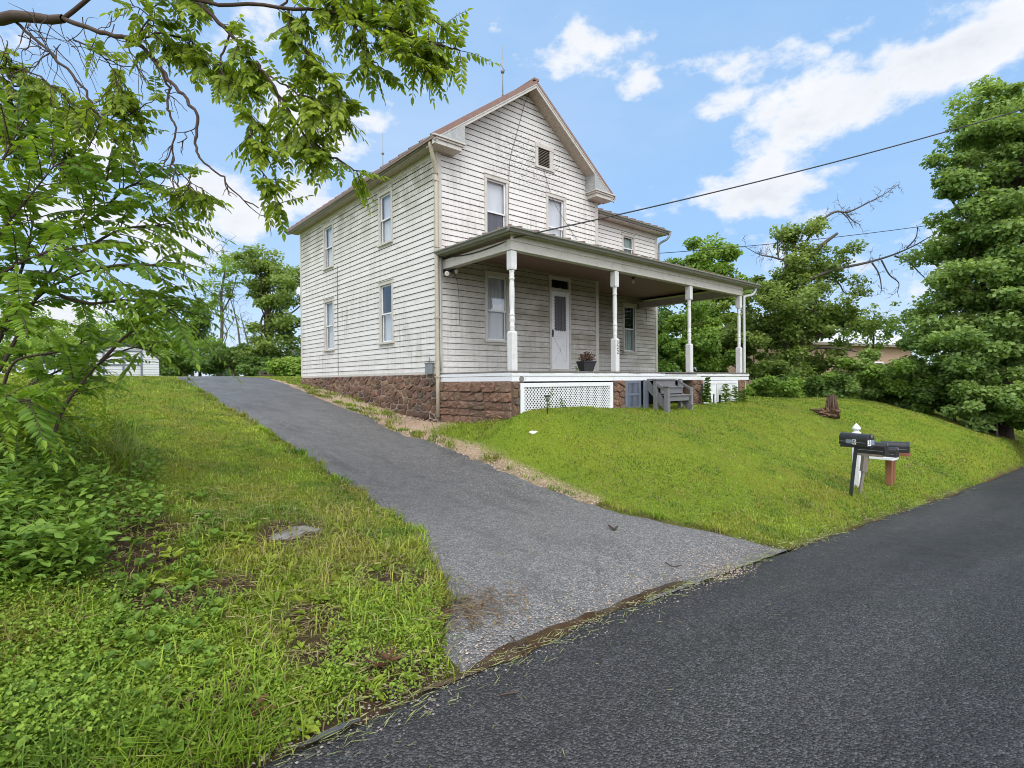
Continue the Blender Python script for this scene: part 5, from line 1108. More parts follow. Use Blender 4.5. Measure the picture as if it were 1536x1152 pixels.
v, f = tube_np(tr, np.linspace(.24, .11, len(tr)), 12); link('trunk', np_mesh('trunk', v, f, None, True), MAT['bark'], ov)
def twig(uvd, r0, r1, n_sub=0, sub=.5, leaf=(.3, 1.), dens=9., L=.24, ll=.080, leafy=True):
    P = smooth_path([at(*q) for q in uvd], 5); P[1:-1] += rng.normal(0, .008, (len(P)-2, 3)); fo.tube(P, np.linspace(r0, r1, len(P)), 6)
    seg = np.linalg.norm(np.diff(P, axis=0), axis=1); s_ = np.concatenate([[0], np.cumsum(seg)]); tot = s_[-1]
    def pt(t): x = t*tot; i = min(np.searchsorted(s_, x, 'right')-1, len(P)-2); return P[i]+(P[i+1]-P[i])*((x-s_[i])/seg[i]), unit(P[i+1]-P[i])
    def put(p, tan, k=1.):
        d = unit(tan*.55+unit(rng.normal(size=3))*.85+np.array([0, 0, -.28])); fo.frond(p, d, L*rng.uniform(.65, 1.15)*k, int(rng.integers(6, 9)), ll*rng.uniform(.8, 1.1), rng.uniform(.05, .42), rng, P_OVER, hang=.42, w=.40)
    if leafy:
        for _ in range(int(tot*dens*2.0*(leaf[1]-leaf[0]))): put(*pt(rng.uniform(*leaf)))
        for _ in range(3): put(P[-1], unit(P[-1]-P[-2]))
    for _ in range(n_sub):
        p, tan = pt(rng.uniform(.2, .95)); d = unit(tan*.7+rng.normal(0, .6, 3)+np.array([0, 0, -.55])); Ls = sub*rng.uniform(.5, 1.2); Q = limb_path(p, p+d*Ls, rng, -.15); fo.tube(Q, np.linspace(max(r1, .006), .003, len(Q)), 4)
        if leafy:
            for k in range(3, len(Q), 2):
                if rng.random() < .85: put(Q[k], unit(Q[k]-Q[k-1]), .85)
            put(Q[-1], unit(Q[-1]-Q[-2]), .9)
        else:
            for k in range(4): b = Q[rng.integers(3, len(Q))]; fo.tube(limb_path(b, b+unit(d+rng.normal(0, .6, 3))*Ls*.5, rng, .1), np.linspace(.004, .002, 16), 4)
# the thick limb and its bare, twiggy forks
twig([(-270, 60, 5.8), (-120, 45, 5.3), (0, 28, 4.9), (95, 28, 4.7)], .085, .034, leafy=False)
twig([(95, 28, 4.7), (150, 48, 4.6), (205, 66, 4.6), (235, 95, 4.6), (262, 132, 4.55), (290, 160, 4.5), (297, 185, 4.5), (292, 215, 4.5), (303, 242, 4.5), (330, 262, 4.5), (352, 290, 4.5), (388, 312, 4.5)], .020, .005, 5, .35, leafy=False)
twig([(235, 90, 4.6), (250, 125, 4.6), (252, 165, 4.6), (262, 190, 4.6), (258, 232, 4.6), (268, 262, 4.6), (262, 300, 4.6)], .012, .005, 4, .35, leafy=False)
twig([(20, 30, 4.9), (70, 75, 4.8), (115, 120, 4.8), (140, 160, 4.8), (160, 200, 4.8), (195, 228, 4.8), (207, 262, 4.8)], .014, .005, 8, .5, leafy=False)
twig([(-60, 40, 5.1), (-20, 100, 5.), (10, 150, 5.), (40, 180, 5.), (70, 215, 5.)], .018, .006, 8, .5, leafy=False)
twig([(215, -70, 4.6), (255, -25, 4.5), (310, 4, 4.4), (420, 10, 4.3), (520, 22, 4.3), (600, 45, 4.2), (655, 65, 4.2), (690, 76, 4.2)], .018, .006, 7, .22, (.45, 1.), 12)
twig([(300, 6, 4.4), (345, 50, 4.4), (375, 85, 4.4), (398, 110, 4.4), (430, 160, 4.4), (450, 195, 4.4), (490, 228, 4.4), (525, 250, 4.4), (535, 258, 4.4)], .018, .005, 6, .2, (.1, 1.), 10)
twig([(398, 108, 4.4), (420, 125, 4.4), (470, 150, 4.3), (505, 165, 4.3)], .009, .004, 3, .22, (.2, 1.), 10)
twig([(345, 50, 4.5), (330, 95, 4.5), (345, 125, 4.5), (360, 150, 4.5), (380, 185, 4.4), (395, 225, 4.4)], .010, .004, 3, .25, (.2, 1.), 10)
twig([(210, 60, 4.7), (250, 52, 4.7), (285, 62, 4.7), (320, 88, 4.7), (345, 110, 4.7)], .010, .004, 5, .25, (.1, 1.), 12)
twig([(430, 12, 4.3), (440, 50, 4.3), (470, 85, 4.3), (492, 110, 4.3), (512, 150, 4.3)], .010, .004, 4, .22, (.1, 1.), 10)
twig([(520, 22, 4.3), (545, 60, 4.25), (555, 85, 4.25), (570, 100, 4.25)], .008, .004, 1, .2, (.2, 1.), 8)
twig([(600, 45, 4.2), (625, 80, 4.2), (640, 95, 4.2)], .007, .003, 2, .2, (.1, 1.), 13)
twig([(390, 240, 4.4), (396, 265, 4.4), (408, 285, 4.4), (420, 305, 4.4)], .006, .003, 1, .2, (.35, 1.), 11)
twig([(268, 262, 4.6), (285, 272, 4.6), (305, 285, 4.6)], .006, .003, 2, .25, (.2, 1.), 12)
twig([(95, 28, 4.7), (160, -30, 4.6), (215, -70, 4.6), (330, -60, 4.4), (480, -50, 4.3), (620, -30, 4.2)], .02, .006, 9, .3, (.2, 1.), 8)
twig([(160, 200, 4.8), (190, 175, 4.8), (215, 160, 4.8), (235, 150, 4.8)], .007, .003, 3, .3, (.2, 1.), 9)
twig([(0, 120, 5.2), (30, 130, 5.2), (60, 150, 5.2), (95, 190, 5.2), (100, 220, 5.2)], .010, .004, 6, .45, (.1, 1.), 9)
twig([(-60, 95, 5.1), (0, 100, 5.0), (50, 112, 4.9), (95, 140, 4.9), (120, 170, 4.9)], .010, .004, 6, .25, (.1, 1.), 9)
twig([(-60, 170, 5.2), (-10, 165, 5.2), (40, 190, 5.1), (80, 230, 5.1), (95, 262, 5.1)], .010, .004, 6, .25, (.1, 1.), 10)
twig([(110, 60, 4.8), (150, 80, 4.7), (170, 105, 4.7), (182, 135, 4.7)], .008, .003, 3, .2, (.2, 1.), 7)
twig([(205, 66, 4.6), (225, 20, 4.5), (260, -10, 4.5)], .008, .004, 4, .2, (.2, 1.), 10)
twig([(420, 10, 4.3), (460, -20, 4.3), (540, -10, 4.25), (620, 8, 4.2), (665, 40, 4.2)], .009, .004, 6, .2, (.1, 1.), 9)
# untwigged spray of fine bare twigs near the limb
for _ in range(45):
    a = at(rng.uniform(-40, 190), rng.uniform(20, 90), 4.9); b = a+RV*rng.uniform(-.2, .55)+UV*rng.uniform(-.75, .12)+FV*rng.normal(0, .15); fo.tube(limb_path(a, b, rng, .12), np.linspace(.0045, .0015, 16), 4)
fo.build(ov)

# sumac thicket on the left bank
def sumac(label, stems, seed, D0, n_fr, L=.70, ll=.108, base=None):
    rg = np.random.default_rng(seed); fo2 = Fol(); b0 = at(*stems[0][0]); t = thing('sumac_shrub', (b0[0], b0[1], h1(b0[0], b0[1])), label, 'shrub', 'sumac shrubs on the left bank')
    for S in stems:
        P = smooth_path([at(*q) for q in S], 5); 
        fo2.tube(P, np.linspace(.019, .006, len(P)), 7)
        n_k = int(n_fr*1.75)
        for k in range(n_k):
            f_ = (k+.5)/n_k; i = int((len(P)-1)*(.30+.70*f_)); tan = unit(P[min(i+1, len(P)-1)]-P[max(i-1, 0)])
            a = k*2.4+rg.uniform(-.4, .4); side = unit(np.cross(tan, [0, 0, 1.])+1e-3); up2 = np.cross(side, tan)
            d = unit(tan*(.45+.5*f_)+side*math.cos(a)*.8+up2*math.sin(a)*.55+np.array([0, 0, .12])); fo2.frond(P[i], d, L*rg.uniform(.65, 1.1), int(rg.integers(10, 14)), ll*rg.uniform(.85, 1.1), rg.uniform(.25, .6), rg, P_SUM, hang=.42, w=.33)
        for k in range(4):
            d = unit(unit(P[-1]-P[-2])*.6+rg.normal(0, .55, 3)+np.array([0, 0, .15])); fo2.frond(P[-1], d, L*rg.uniform(.8, 1.1), 12, ll, rg.uniform(.3, .6), rg, P_SUM, hang=.4, w=.33)
    fo2.build(t, ('stem', 'foliage')); return t
sumac('sumac shrub leaning out over the lawn, stem forked before the shed', [[(70, 740, 5.2), (80, 660, 5.2), (96, 612, 5.2), (122, 575, 5.2), (153, 542, 5.2), (188, 525, 5.2), (220, 518, 5.2)], [(150, 544, 5.2), (168, 525, 5.2), (184, 508, 5.2), (205, 490, 5.2), (222, 455, 5.2)], [(100, 605, 5.2), (108, 590, 5.25), (112, 570, 5.3)]], 201, 5.2, 5, .52, .095)
sumac('sumac shrub whose stems sweep up right across the far-left edge', [[(-60, 700, 5.0), (-30, 600, 5.0), (0, 508, 5.), (35, 470, 5.), (70, 435, 5.), (120, 410, 5.), (180, 398, 5.), (232, 398, 5.)], [(-30, 600, 5.), (5, 545, 5.), (28, 500, 5.05), (50, 455, 5.1), (66, 425, 5.1), (100, 360, 5.1), (135, 310, 5.1), (160, 270, 5.1)], [(0, 508, 5.), (20, 440, 4.9), (40, 380, 4.9), (50, 330, 4.9)], [(66, 425, 5.1), (120, 380, 5.15), (180, 345, 5.2), (235, 340, 5.25)], [(70, 435, 5.), (130, 455, 5.1), (190, 450, 5.2), (250, 465, 5.3)], [(100, 360, 5.1), (150, 320, 5.2), (185, 285, 5.2), (215, 270, 5.2)]], 202, 5.0, 9)
sumac('tallest sumac shrub, cut off by the left picture edge', [[(-120, 720, 4.6), (-90, 560, 4.6), (-50, 430, 4.6), (0, 350, 4.6), (40, 300, 4.6), (80, 250, 4.6)], [(-90, 560, 4.6), (-60, 470, 4.6), (-10, 420, 4.6), (50, 385, 4.6), (110, 372, 4.6)], [(-50, 430, 4.6), (-30, 330, 4.6), (0, 250, 4.6), (25, 200, 4.6)]], 203, 4.6, 9)
sumac('low sumac shrub with horizontal stem beside the forked one', [[(-20, 700, 5.6), (0, 600, 5.6), (20, 545, 5.6), (60, 532, 5.6), (105, 525, 5.6), (125, 512, 5.6)], [(0, 600, 5.6), (40, 580, 5.6), (80, 560, 5.6), (110, 545, 5.6)], [(-10, 660, 5.5), (30, 640, 5.4), (70, 630, 5.3)]], 204, 5.6, 7, .5, .10)
sumac('young sumac shrub rising before the tallest one', [[(-80, 640, 4.3), (-50, 560, 4.3), (-10, 500, 4.3), (30, 470, 4.3)], [(-80, 640, 4.3), (-40, 620, 4.3), (10, 600, 4.3), (45, 600, 4.3)], [(-100, 500, 4.5), (-60, 400, 4.5), (-20, 300, 4.5), (10, 150, 4.8)]], 205, 4.3, 8, .5, .10)

# ---------------------------------------------------------------- grass and weeds
rng = np.random.default_rng(321)
def sample(x0, x1, y0, y1, dens_fn, maxd):
    n = int((x1-x0)*(y1-y0)*maxd); x = rng.uniform(x0, x1, n); y = rng.uniform(y0, y1, n)
    P = np.stack([x, y, np.full(n, -1.)], 1); u, v, Fd = proj(P); keep = (Fd > .8) & (u > -420) & (u < 1960); d = np.hypot(x-CAM[0], y-CAM[1]); keep &= rng.random(n) < dens_fn(d)/maxd
    x, y = x[keep], y[keep]; keep = ~in_drive(x, y, -.03) & ~in_house(x, y) & (y > ROAD_Y-.02); return x[keep], y[keep]
def blades(name, x, y, hgt, wid, pal, lean, thatch=.06):
    hgt = hgt*(.7+.6*fbm(x, y, 5.5, 107))
    n = len(x); z = H(x, y)+rough(x, y)-.004; B = np.stack([x, y, z], 1); a = rng.uniform(0, 2*PI, n); ln = lean*rng.uniform(.2, 1.2, n)
    dirx = np.stack([np.cos(a), np.sin(a), np.zeros(n)], 1); S = np.stack([-np.sin(a), np.cos(a), np.zeros(n)], 1); up_ = np.array([0, 0, 1.])
    mid = B+(up_*.55+dirx*(ln*.30)[:, None])*hgt[:, None]; tip = B+(up_*(1-.35*ln)[:, None]+dirx*(ln*.95)[:, None])*hgt[:, None]; w = wid[:, None]
    V = np.stack([B-S*w*.5, B+S*w*.5, mid+S*w*.42, mid-S*w*.42, tip+S*w*.06, tip-S*w*.06], 1).reshape(-1, 3); k = np.arange(n)*6
    F_ = np.stack([np.stack([k, k+1, k+2, k+3], 1), np.stack([k+3, k+2, k+4, k+5], 1)], 1).reshape(-1, 4)
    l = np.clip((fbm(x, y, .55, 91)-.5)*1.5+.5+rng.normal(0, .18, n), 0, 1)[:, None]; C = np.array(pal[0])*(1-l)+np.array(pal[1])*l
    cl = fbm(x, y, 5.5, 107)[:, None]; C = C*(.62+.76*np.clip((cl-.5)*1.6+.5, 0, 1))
    p2 = (np.clip(fbm(x, y, 1.9, 101)-.50, 0, .2)*5)[:, None]*.70; C = C*(1-p2)+np.array([.34, .31, .06])*p2
    p3 = (np.clip(fbm(x, y, 2.6, 103)-.52, 0, .2)*5)[:, None]*.80; C = C*(1-p3)+np.array([.11, .20, .03])*p3
    pale = (rng.random(n) < thatch+.22*(fbm(x, y, 1.3, 95) > .60)); C[pale] = np.array([.34, .29, .12])*rng.uniform(.7, 1.2, (pale.sum(), 1))
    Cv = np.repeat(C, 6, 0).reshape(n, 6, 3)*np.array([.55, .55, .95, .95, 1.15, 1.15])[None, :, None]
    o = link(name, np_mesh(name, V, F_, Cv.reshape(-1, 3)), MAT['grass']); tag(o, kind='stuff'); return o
LAWN = ((.155, .25, .028), (.31, .37, .055)); LUSH = ((.12, .23, .016), (.25, .35, .024))
dens = lambda d: np.clip(12500/np.maximum(d, 1)**1.05, 260, 2400)
def thin(x, y, k=1.): m = np.maximum(bare_mask(x, y)*.93, gravel_mask(x, y)*.9); return rng.random(len(x)) > m*k
# right lawn
x, y = sample(-1.4, 26, -7.7, -2., dens, 1500); kp = thin(x, y); x, y = x[kp], y[kp]; d = np.hypot(x-CAM[0], y-CAM[1])
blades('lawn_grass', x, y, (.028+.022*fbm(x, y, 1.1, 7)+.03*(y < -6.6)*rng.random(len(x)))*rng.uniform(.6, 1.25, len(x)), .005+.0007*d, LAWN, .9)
x, y = sample(9, 40, -2., 22, lambda d: np.clip(3000/d, 60, 220), 220); d = np.hypot(x-CAM[0], y-CAM[1]); blades('lawn_grass', x, y, .07*rng.uniform(.6, 1.3, len(x)), .006+.0008*d, LAWN, .8)
x, y = sample(-1.1, .06, -2.2, .1, dens, 1500); kp = thin(x, y); x, y = x[kp], y[kp]; d = np.hypot(x-CAM[0], y-CAM[1]); blades('lawn_grass', x, y, .06*rng.uniform(.6, 1.25, len(x)), .005+.0007*d, LAWN, .9)
# left lawn, near and far
x, y = sample(-16, -3.2, -7.75, 3, dens, 2400); kp = thin(x, y, .9); x, y = x[kp], y[kp]; d = np.hypot(x-CAM[0], y-CAM[1]); wild = sstep(-3.4, -5.2, y+(fbm(x, y, .7, 14)-.5)*1.6)
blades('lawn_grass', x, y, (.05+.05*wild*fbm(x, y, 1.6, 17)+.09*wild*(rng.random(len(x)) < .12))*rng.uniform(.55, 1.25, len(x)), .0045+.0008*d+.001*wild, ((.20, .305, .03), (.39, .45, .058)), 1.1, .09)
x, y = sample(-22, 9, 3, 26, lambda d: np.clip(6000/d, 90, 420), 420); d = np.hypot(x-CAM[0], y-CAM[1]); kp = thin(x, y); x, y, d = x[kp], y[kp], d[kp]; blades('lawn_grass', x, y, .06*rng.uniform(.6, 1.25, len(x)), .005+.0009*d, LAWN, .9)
# tufts straggling over driveway and gravel edges
tx = []; ty = []
for k in range(150):
    yy = rng.uniform(-7.5, 6); sd = rng.choice([-1, 1]); cx = float(drive_x(np.array([yy]), sd)[0])+rng.normal(0, .05)+sd*.04; m_ = rng.integers(12, 45); tx.append(cx+rng.normal(0, .05, m_)); ty.append(yy+rng.normal(0, .07, m_))
for k in range(30):
    cx, cy = rng.uniform(-.85, -.08), rng.uniform(-.5, 8.5); m_ = rng.integers(30, 110); tx.append(cx+rng.normal(0, .09, m_)); ty.append(cy+rng.normal(0, .16, m_))
x = np.concatenate(tx); y = np.concatenate(ty); d = np.hypot(x-CAM[0], y-CAM[1]); blades('edge_grass', x, y, .075*rng.uniform(.5, 1.5, len(x)), .005+.0007*d, LUSH, 1.1)
# wild tall grass on the left bank under the sumacs
def region_pts(n, u0, u1, v0, v1, lo=1.5, hi=14):
    out = []
    for _ in range(n): out.append(ground_at(rng.uniform(u0, u1), rng.uniform(v0, v1), lo, hi)[:2])
    return np.array(out)
R = np.vstack([region_pts(260, -150, 130, 600, 760), region_pts(80, 120, 190, 640, 720), region_pts(160, -120, 120, 760, 1000), region_pts(60, 80, 420, 1060, 1200)]); m_ = 26; x = np.repeat(R[:, 0], m_)+rng.normal(0, .10, len(R)*m_); y = np.repeat(R[:, 1], m_)+rng.normal(0, .10, len(R)*m_)
kp = (y > ROAD_Y+.05) & ~in_drive(x, y, .2); x, y = x[kp], y[kp]; d = np.hypot(x-CAM[0], y-CAM[1]); tall = np.where(d > 4.6, .34, .17); blades('tall_grass', x, y, tall*rng.uniform(.4, 1.25, len(x)), .005+.0006*d, LUSH, 1.1)
# broad-leaved weeds: rosettes, clover and seedlings
def rosettes(name, C0, nl, L, W, pal, flat, h=.02, six=True, sp=.0, droop=.25):
    n = len(C0); idx = np.repeat(np.arange(n), nl); m_ = len(idx); a = rng.uniform(0, 2*PI, m_); el = np.clip(rng.normal(flat, .28, m_), -.2, 1.35); sc = rng.uniform(.6, 1.3, n)[idx]
    D = np.stack([np.cos(a)*np.cos(el), np.sin(a)*np.cos(el), np.sin(el)], 1); off = rng.normal(0, 1, (m_, 2))*sp
    B = np.zeros((m_, 3)); B[:, :2] = C0[idx]+off; B[:, 2] = H(B[:, 0], B[:, 1])+rng.uniform(.3, 1., m_)*h*sc; B += D*(L*.12)
    N = unit(np.array([0, 0, 1.])+rng.normal(0, .3, (m_, 3))); l = np.clip(rng.random(n)[idx]*.7+rng.normal(.15, .16, m_), 0, 1)[:, None]; Cc = np.array(pal[0])*(1-l)+np.array(pal[1])*l
    o = link(name, leaves_mesh(name, B, D, N, L*sc*rng.uniform(.6, 1.2, m_), W*sc*rng.uniform(.7, 1.2, m_), Cc, .15, six, droop), MAT['grass']); tag(o, kind='stuff'); return o
def scatter(n, u0, u1, v0, v1, avoid=True):
    P = region_pts(n, u0, u1, v0, v1, 1.2, 16); k = (P[:, 1] > ROAD_Y+.10) & ~in_drive(P[:, 0], P[:, 1], .02); P = P[k]
    if avoid: P = P[rng.random(len(P)) > bare_mask(P[:, 0], P[:, 1])*.75]
    return P
WEED = ((.15, .235, .022), (.31, .38, .045)); CLOV = ((.15, .26, .03), (.28, .39, .05)); DKW = ((.09, .18, .025), (.20, .31, .045))
rosettes('broadleaf_weeds', scatter(520, 0, 660, 780, 1140), 9, .085, .028, WEED, .45)
rosettes('broadleaf_weeds', scatter(360, -60, 330, 740, 1150), 8, .07, .04, DKW, .55, .05)
rosettes('clover', np.vstack([scatter(900, 0, 330, 900, 1150), scatter(700, 480, 660, 880, 1060), scatter(350, 220, 520, 980, 1130), scatter(300, 560, 660, 720, 900)]), 12, .020, .017, CLOV, .35, .06, False, .035, .0)
rosettes('clover', scatter(600, -80, 170, 780, 1150), 12, .021, .016, CLOV, .4, .14, False, .05, .0)
rosettes('leafy_ground_cover', scatter(380, -140, 150, 660, 900, False), 16, .080, .040, DKW, .4, .32, True, .07, .2)
rosettes('leafy_ground_cover', scatter(260, -160, 115, 600, 740, False), 20, .085, .034, WEED, .7, .70, True, .06, .25)
rosettes('leafy_ground_cover', scatter(90, 90, 165, 620, 700, False), 16, .075, .026, WEED, .8, .40, True, .05, .25)
rosettes('leafy_ground_cover', scatter(140, 60, 240, 690, 800, False), 12, .07, .035, DKW, .4, .16, True, .06, .2)
# goldenrod-like single stalks at the left
def stalk(p, h, n, L, W, label, seed, pal, name='tall_weed', spread=1.):
    rg = np.random.default_rng(seed); t = thing(name, p, label, 'plant'); f_ = Fol(); top = p+np.array([rg.normal(0, .04), rg.normal(0, .04), h]); S = limb_path(p-np.array([0, 0, .03]), top, rg, .02); f_.tube(S, np.linspace(.006, .003, len(S)), 5)
    for k in range(n):
        q = S[int((len(S)-1)*(.15+.85*k/n))]; a = k*2.4; e = rg.uniform(.1, .7); f_.B.append(q); f_.D.append(np.array([math.cos(a)*math.cos(e)*spread, math.sin(a)*math.cos(e)*spread, math.sin(e)])); f_.N.append(np.array([0, 0, 1.])+rg.normal(0, .2, 3)); f_.L.append(L*rg.uniform(.7, 1.2)*(1.1-.5*k/n)); f_.W.append(W*rg.uniform(.8, 1.2)); l = rg.random(); f_.C.append(np.array(pal[0])*(1-l)+np.array(pal[1])*l)
    f_.build(t, ('stem', 'foliage'), 'grassy' if 'grassy' in MAT else 'twig', .25); return t
MAT['grassy'] = plain('green_stem', (.09, .15, .03), .6)
for i, (u, v, D, h, lab) in enumerate(((33, 800, 4.4, .78, 'tallest narrow-leaved weed stalk at the left edge'), (62, 790, 4.5, .62, 'narrow-leaved weed stalk right of the tallest one'), (12, 830, 4.0, .55, 'narrow-leaved weed stalk nearest the left picture edge'), (88, 770, 4.8, .5, 'shorter weed stalk at the thicket edge'))):
    p = at(u, v, D); p = np.array([p[0], p[1], h1(p[0], p[1])]); stalk(p, h, 46, .13, .022, lab, 400+i, ((.09, .20, .03), (.17, .30, .05)))
for i, (u, v, D, h, n, L, W, lab) in enumerate(((815, 615, 0, .42, 14, .11, .05, 'leggy seedling in front of the lattice'), (836, 612, 0, .2, 16, .10, .035, 'small green plant right of the path light'), (1046, 606, 0, .74, 130, .15, .11, 'vine-like plant climbing beside the steps'), (1075, 604, 0, .55, 60, .18, .075, 'leafy plant before the white board panel'), (1092, 602, 0, .5, 60, .17, .065, 'spreading plant by the last pier'), (1108, 602, 0, .38, 56, .16, .06, 'plant at the foot of the right downspout'), (858, 553, 0, .16, 16, .10, .03, 'small green weed beside the flower pot'))):
    p = ground_at(u, v, 7, 22) if i != 6 else np.array([3.1, -1.3, .0]); p[1] = min(p[1], -2.72) if i != 6 else p[1]
    if i != 6: p[2] = h1(p[0], p[1])
    stalk(p, h, n, L, W, lab, 430+i, ((.07, .15, .02), (.16, .26, .05)), 'garden_plant')
# reddish dock plants by the road
for i, (u, v) in enumerate(((385, 1088), (575, 1005))):
    p = ground_at(u, v, 1.5, 8); stalk(p, .10, 9, .12, .035, ('red-leaved dock plant near the lower puddle', 'red-leaved dock plant beside the driveway mouth')[i], 460+i, ((.14, .05, .04), (.20, .10, .05)), 'dock_plant', 1.)

# gravel, straw and clippings
def chips(name, x, y, size, pal, seed, flat=.55, dz=.0):
    rg = np.random.default_rng(seed); n = len(x); s = size*rg.uniform(.5, 1.4, n); z = H(x, y)+dz; O = np.stack([x, y, z], 1)
    base = np.array([(1, 0, 0), (0, 1, 0), (-1, 0, 0), (0, -1, 0), (0, 0, 1), (0, 0, -1)], float); V = base[None]*rg.uniform(.6, 1.3, (n, 6, 1)); V[:, :, 2] *= flat; a = rg.uniform(0, 6.28, n); ca, sa = np.cos(a)[:, None], np.sin(a)[:, None]
    V = np.stack([V[:, :, 0]*ca-V[:, :, 1]*sa, V[:, :, 0]*sa+V[:, :, 1]*ca, V[:, :, 2]], -1)*s[:, None, None]+O[:, None]
    tri = np.array([(0, 1, 4), (1, 2, 4), (2, 3, 4), (3, 0, 4), (1, 0, 5), (2, 1, 5), (3, 2, 5), (0, 3, 5)]); F_ = (np.arange(n)[:, None, None]*6+tri[None]).reshape(-1, 3); l = rg.random((n, 1)); C = np.repeat(np.array(pal[0])*(1-l)+np.array(pal[1])*l, 6, 0)
    o = link(name, np_mesh(name, V.reshape(-1, 3), F_, C), MAT['pebble']); tag(o, kind='stuff')
m, t = new_mat('pebble'); c = t.n('Attribute', props=dict(attribute_name='col')); surf(t, t.mix(t.maprange(t.noise(t.pos, 60, 3, .6), .3, .7, 0, .4), c, (.12, .09, .07)), .8, None, .25); MAT['pebble'] = m
x = rng.uniform(-1.6, 0.3, 26000); y = rng.uniform(-6, 9, 26000); kp = rng.random(26000) < gravel_mask(x, y)*1.0; x, y = x[kp], y[kp]; chips('gravel', x, y, .014, ((.36, .25, .17), (.68, .54, .42)), 5, dz=.004)
P = ground_at(1090, 862, 3, 9); x = P[0]+rng.normal(0, .22, 420); y = P[1]+rng.normal(0, .10, 420); x2 = rng.uniform(-2.2, -.6, 500); y2 = rng.uniform(-5.8, -1.5, 500); k2 = in_drive(x2, y2, -.05); x3 = rng.uniform(-4.8, -.3, 900); y3 = ROAD_Y+.1+np.abs(rng.normal(0, .25, 900)); k3 = in_drive(x3, y3, -.05)
chips('gravel', np.concatenate([x, x2[k2], x3[k3]]), np.concatenate([y, y2[k2], y3[k3]]), .008, ((.25, .19, .15), (.58, .47, .38)), 6, dz=.026)
x = rng.uniform(-6.3, -1.5, 1400); y = ROAD_Y+rng.normal(.03, .12, 1400); chips('road_grit', x, y, .008, ((.10, .085, .07), (.34, .30, .27)), 8, dz=.03)
def litter(name, x, y, L, w, pal, dz, seed, ang=None, lift=.01):
    rg = np.random.default_rng(seed); n = len(x); a = rg.uniform(0, 6.28, n) if ang is None else rg.normal(ang, .5, n); z = H(x, y)+dz; l = L*rg.uniform(.4, 1.3, n); d = np.stack([np.cos(a), np.sin(a), rg.normal(0, .06, n)], 1); B = np.stack([x, y, z+rg.random(n)*lift], 1)-d*l[:, None]/2
    t_ = rg.random((n, 1)); C = np.array(pal[0])*(1-t_)+np.array(pal[1])*t_; o = link(name, leaves_mesh(name, B, d, np.tile([0, 0, 1.], (n, 1))+rg.normal(0, .3, (n, 3)), l, w*rg.uniform(.6, 1.4, n), C, .2, True), MAT['grass']); tag(o, kind='stuff')
GRN = ((.16, .20, .05), (.40, .40, .17)); STR = ((.11, .065, .035), (.34, .24, .13))
x = rng.uniform(-5.9, 1.0, 620); y = ROAD_Y-.02-np.abs(rng.normal(0, .10, 620))+.05; litter('grass_clippings', x, y, .10, .005, GRN, .05, 31, .0)
x = rng.uniform(-.5, 9, 420); y = ROAD_Y+rng.normal(.02, .10, 420); litter('grass_clippings', x, y, .12, .008, ((.20, .22, .09), (.42, .42, .22)), .045, 32, .0)
x = rng.uniform(-5.5, 8, 200); y = ROAD_Y-.1-rng.gamma(1.2, .35, 200); litter('grass_clippings', x, y, .05, .004, GRN, .055, 33)
P = ground_at(715, 915, 2, 8); x = P[0]+rng.normal(0, .20, 300); y = P[1]+rng.normal(0, .15, 300); litter('dead_straw', x, y, .13, .006, STR, .032, 34, None, .014)
x = rng.uniform(-4.4, -1.2, 260); y = rng.uniform(-7.4, -4, 260); kp = in_drive(x, y, -.1); litter('dead_straw', x[kp], y[kp], .08, .004, ((.10, .08, .05), (.36, .34, .12)), .034, 35)
bx_ = np.concatenate([c[0]+rng.normal(0, r*.45, 110) for c, r in BARE]); by_ = np.concatenate([c[1]+rng.normal(0, r*.45, 110) for c, r in BARE]); kp = by_ > ROAD_Y+.1; litter('dead_straw', bx_[kp], by_[kp], .10, .006, ((.13, .08, .045), (.40, .33, .16)), .01, 36, None, .03)
x = rng.uniform(-9, -3.7, 5200); y = rng.uniform(-7.5, -3.6, 5200); kp = ~in_drive(x, y, .02) & (fbm(x, y, 1.7, 111) > .45); litter('dead_straw', x[kp], y[kp], .10, .006, ((.20, .15, .06), (.46, .40, .19)), .03, 37, None, .06)
# flat stone in the bank, twigs on the driveway, pale stone on the lawn
def rock(name, p, r, h, label, col, seed):
    rg = np.random.default_rng(seed); bm = bmesh.new(); bmesh.ops.create_icosphere(bm, subdivisions=3, radius=1)
    for v in bm.verts: q = v.co; k = 1+.22*math.sin(3*q.x+seed)+.15*math.sin(5*q.y+2*q.z+seed)+rg.normal(0, .02); v.co = Vector((q.x*r*k, q.y*r*.75*k, max(-.5, min(.6, q.z))*h*(1+.1*rg.normal())))
    me = bpy.data.meshes.new(name); bm.to_mesh(me); bm.free(); me.transform(Matrix.Translation(Vector([float(a) for a in p]))); o = link(name, me, col, None, p); return tag(o, label, 'stone')
m, t = new_mat('grey_stone'); n = t.noise(t.pos, 14, 8, .7); surf(t, t.mix(t.maprange(n, .3, .7), (.13, .12, .105), (.26, .24, .22)), .85, t.bump(n, .6, .02)); MAT['rock'] = m
rock('flat_stone', ground_at(441, 799, 3, 9)-np.array([0, 0, .012]), .25, .06, 'flat grey stone sunk in the grassy bank beside the driveway', MAT['rock'], 3)
rock('pale_stone', ground_at(803, 649, 6, 12), .10, .05, 'small pale stone lying on the lawn below the lattice', MAT['plate'], 5)
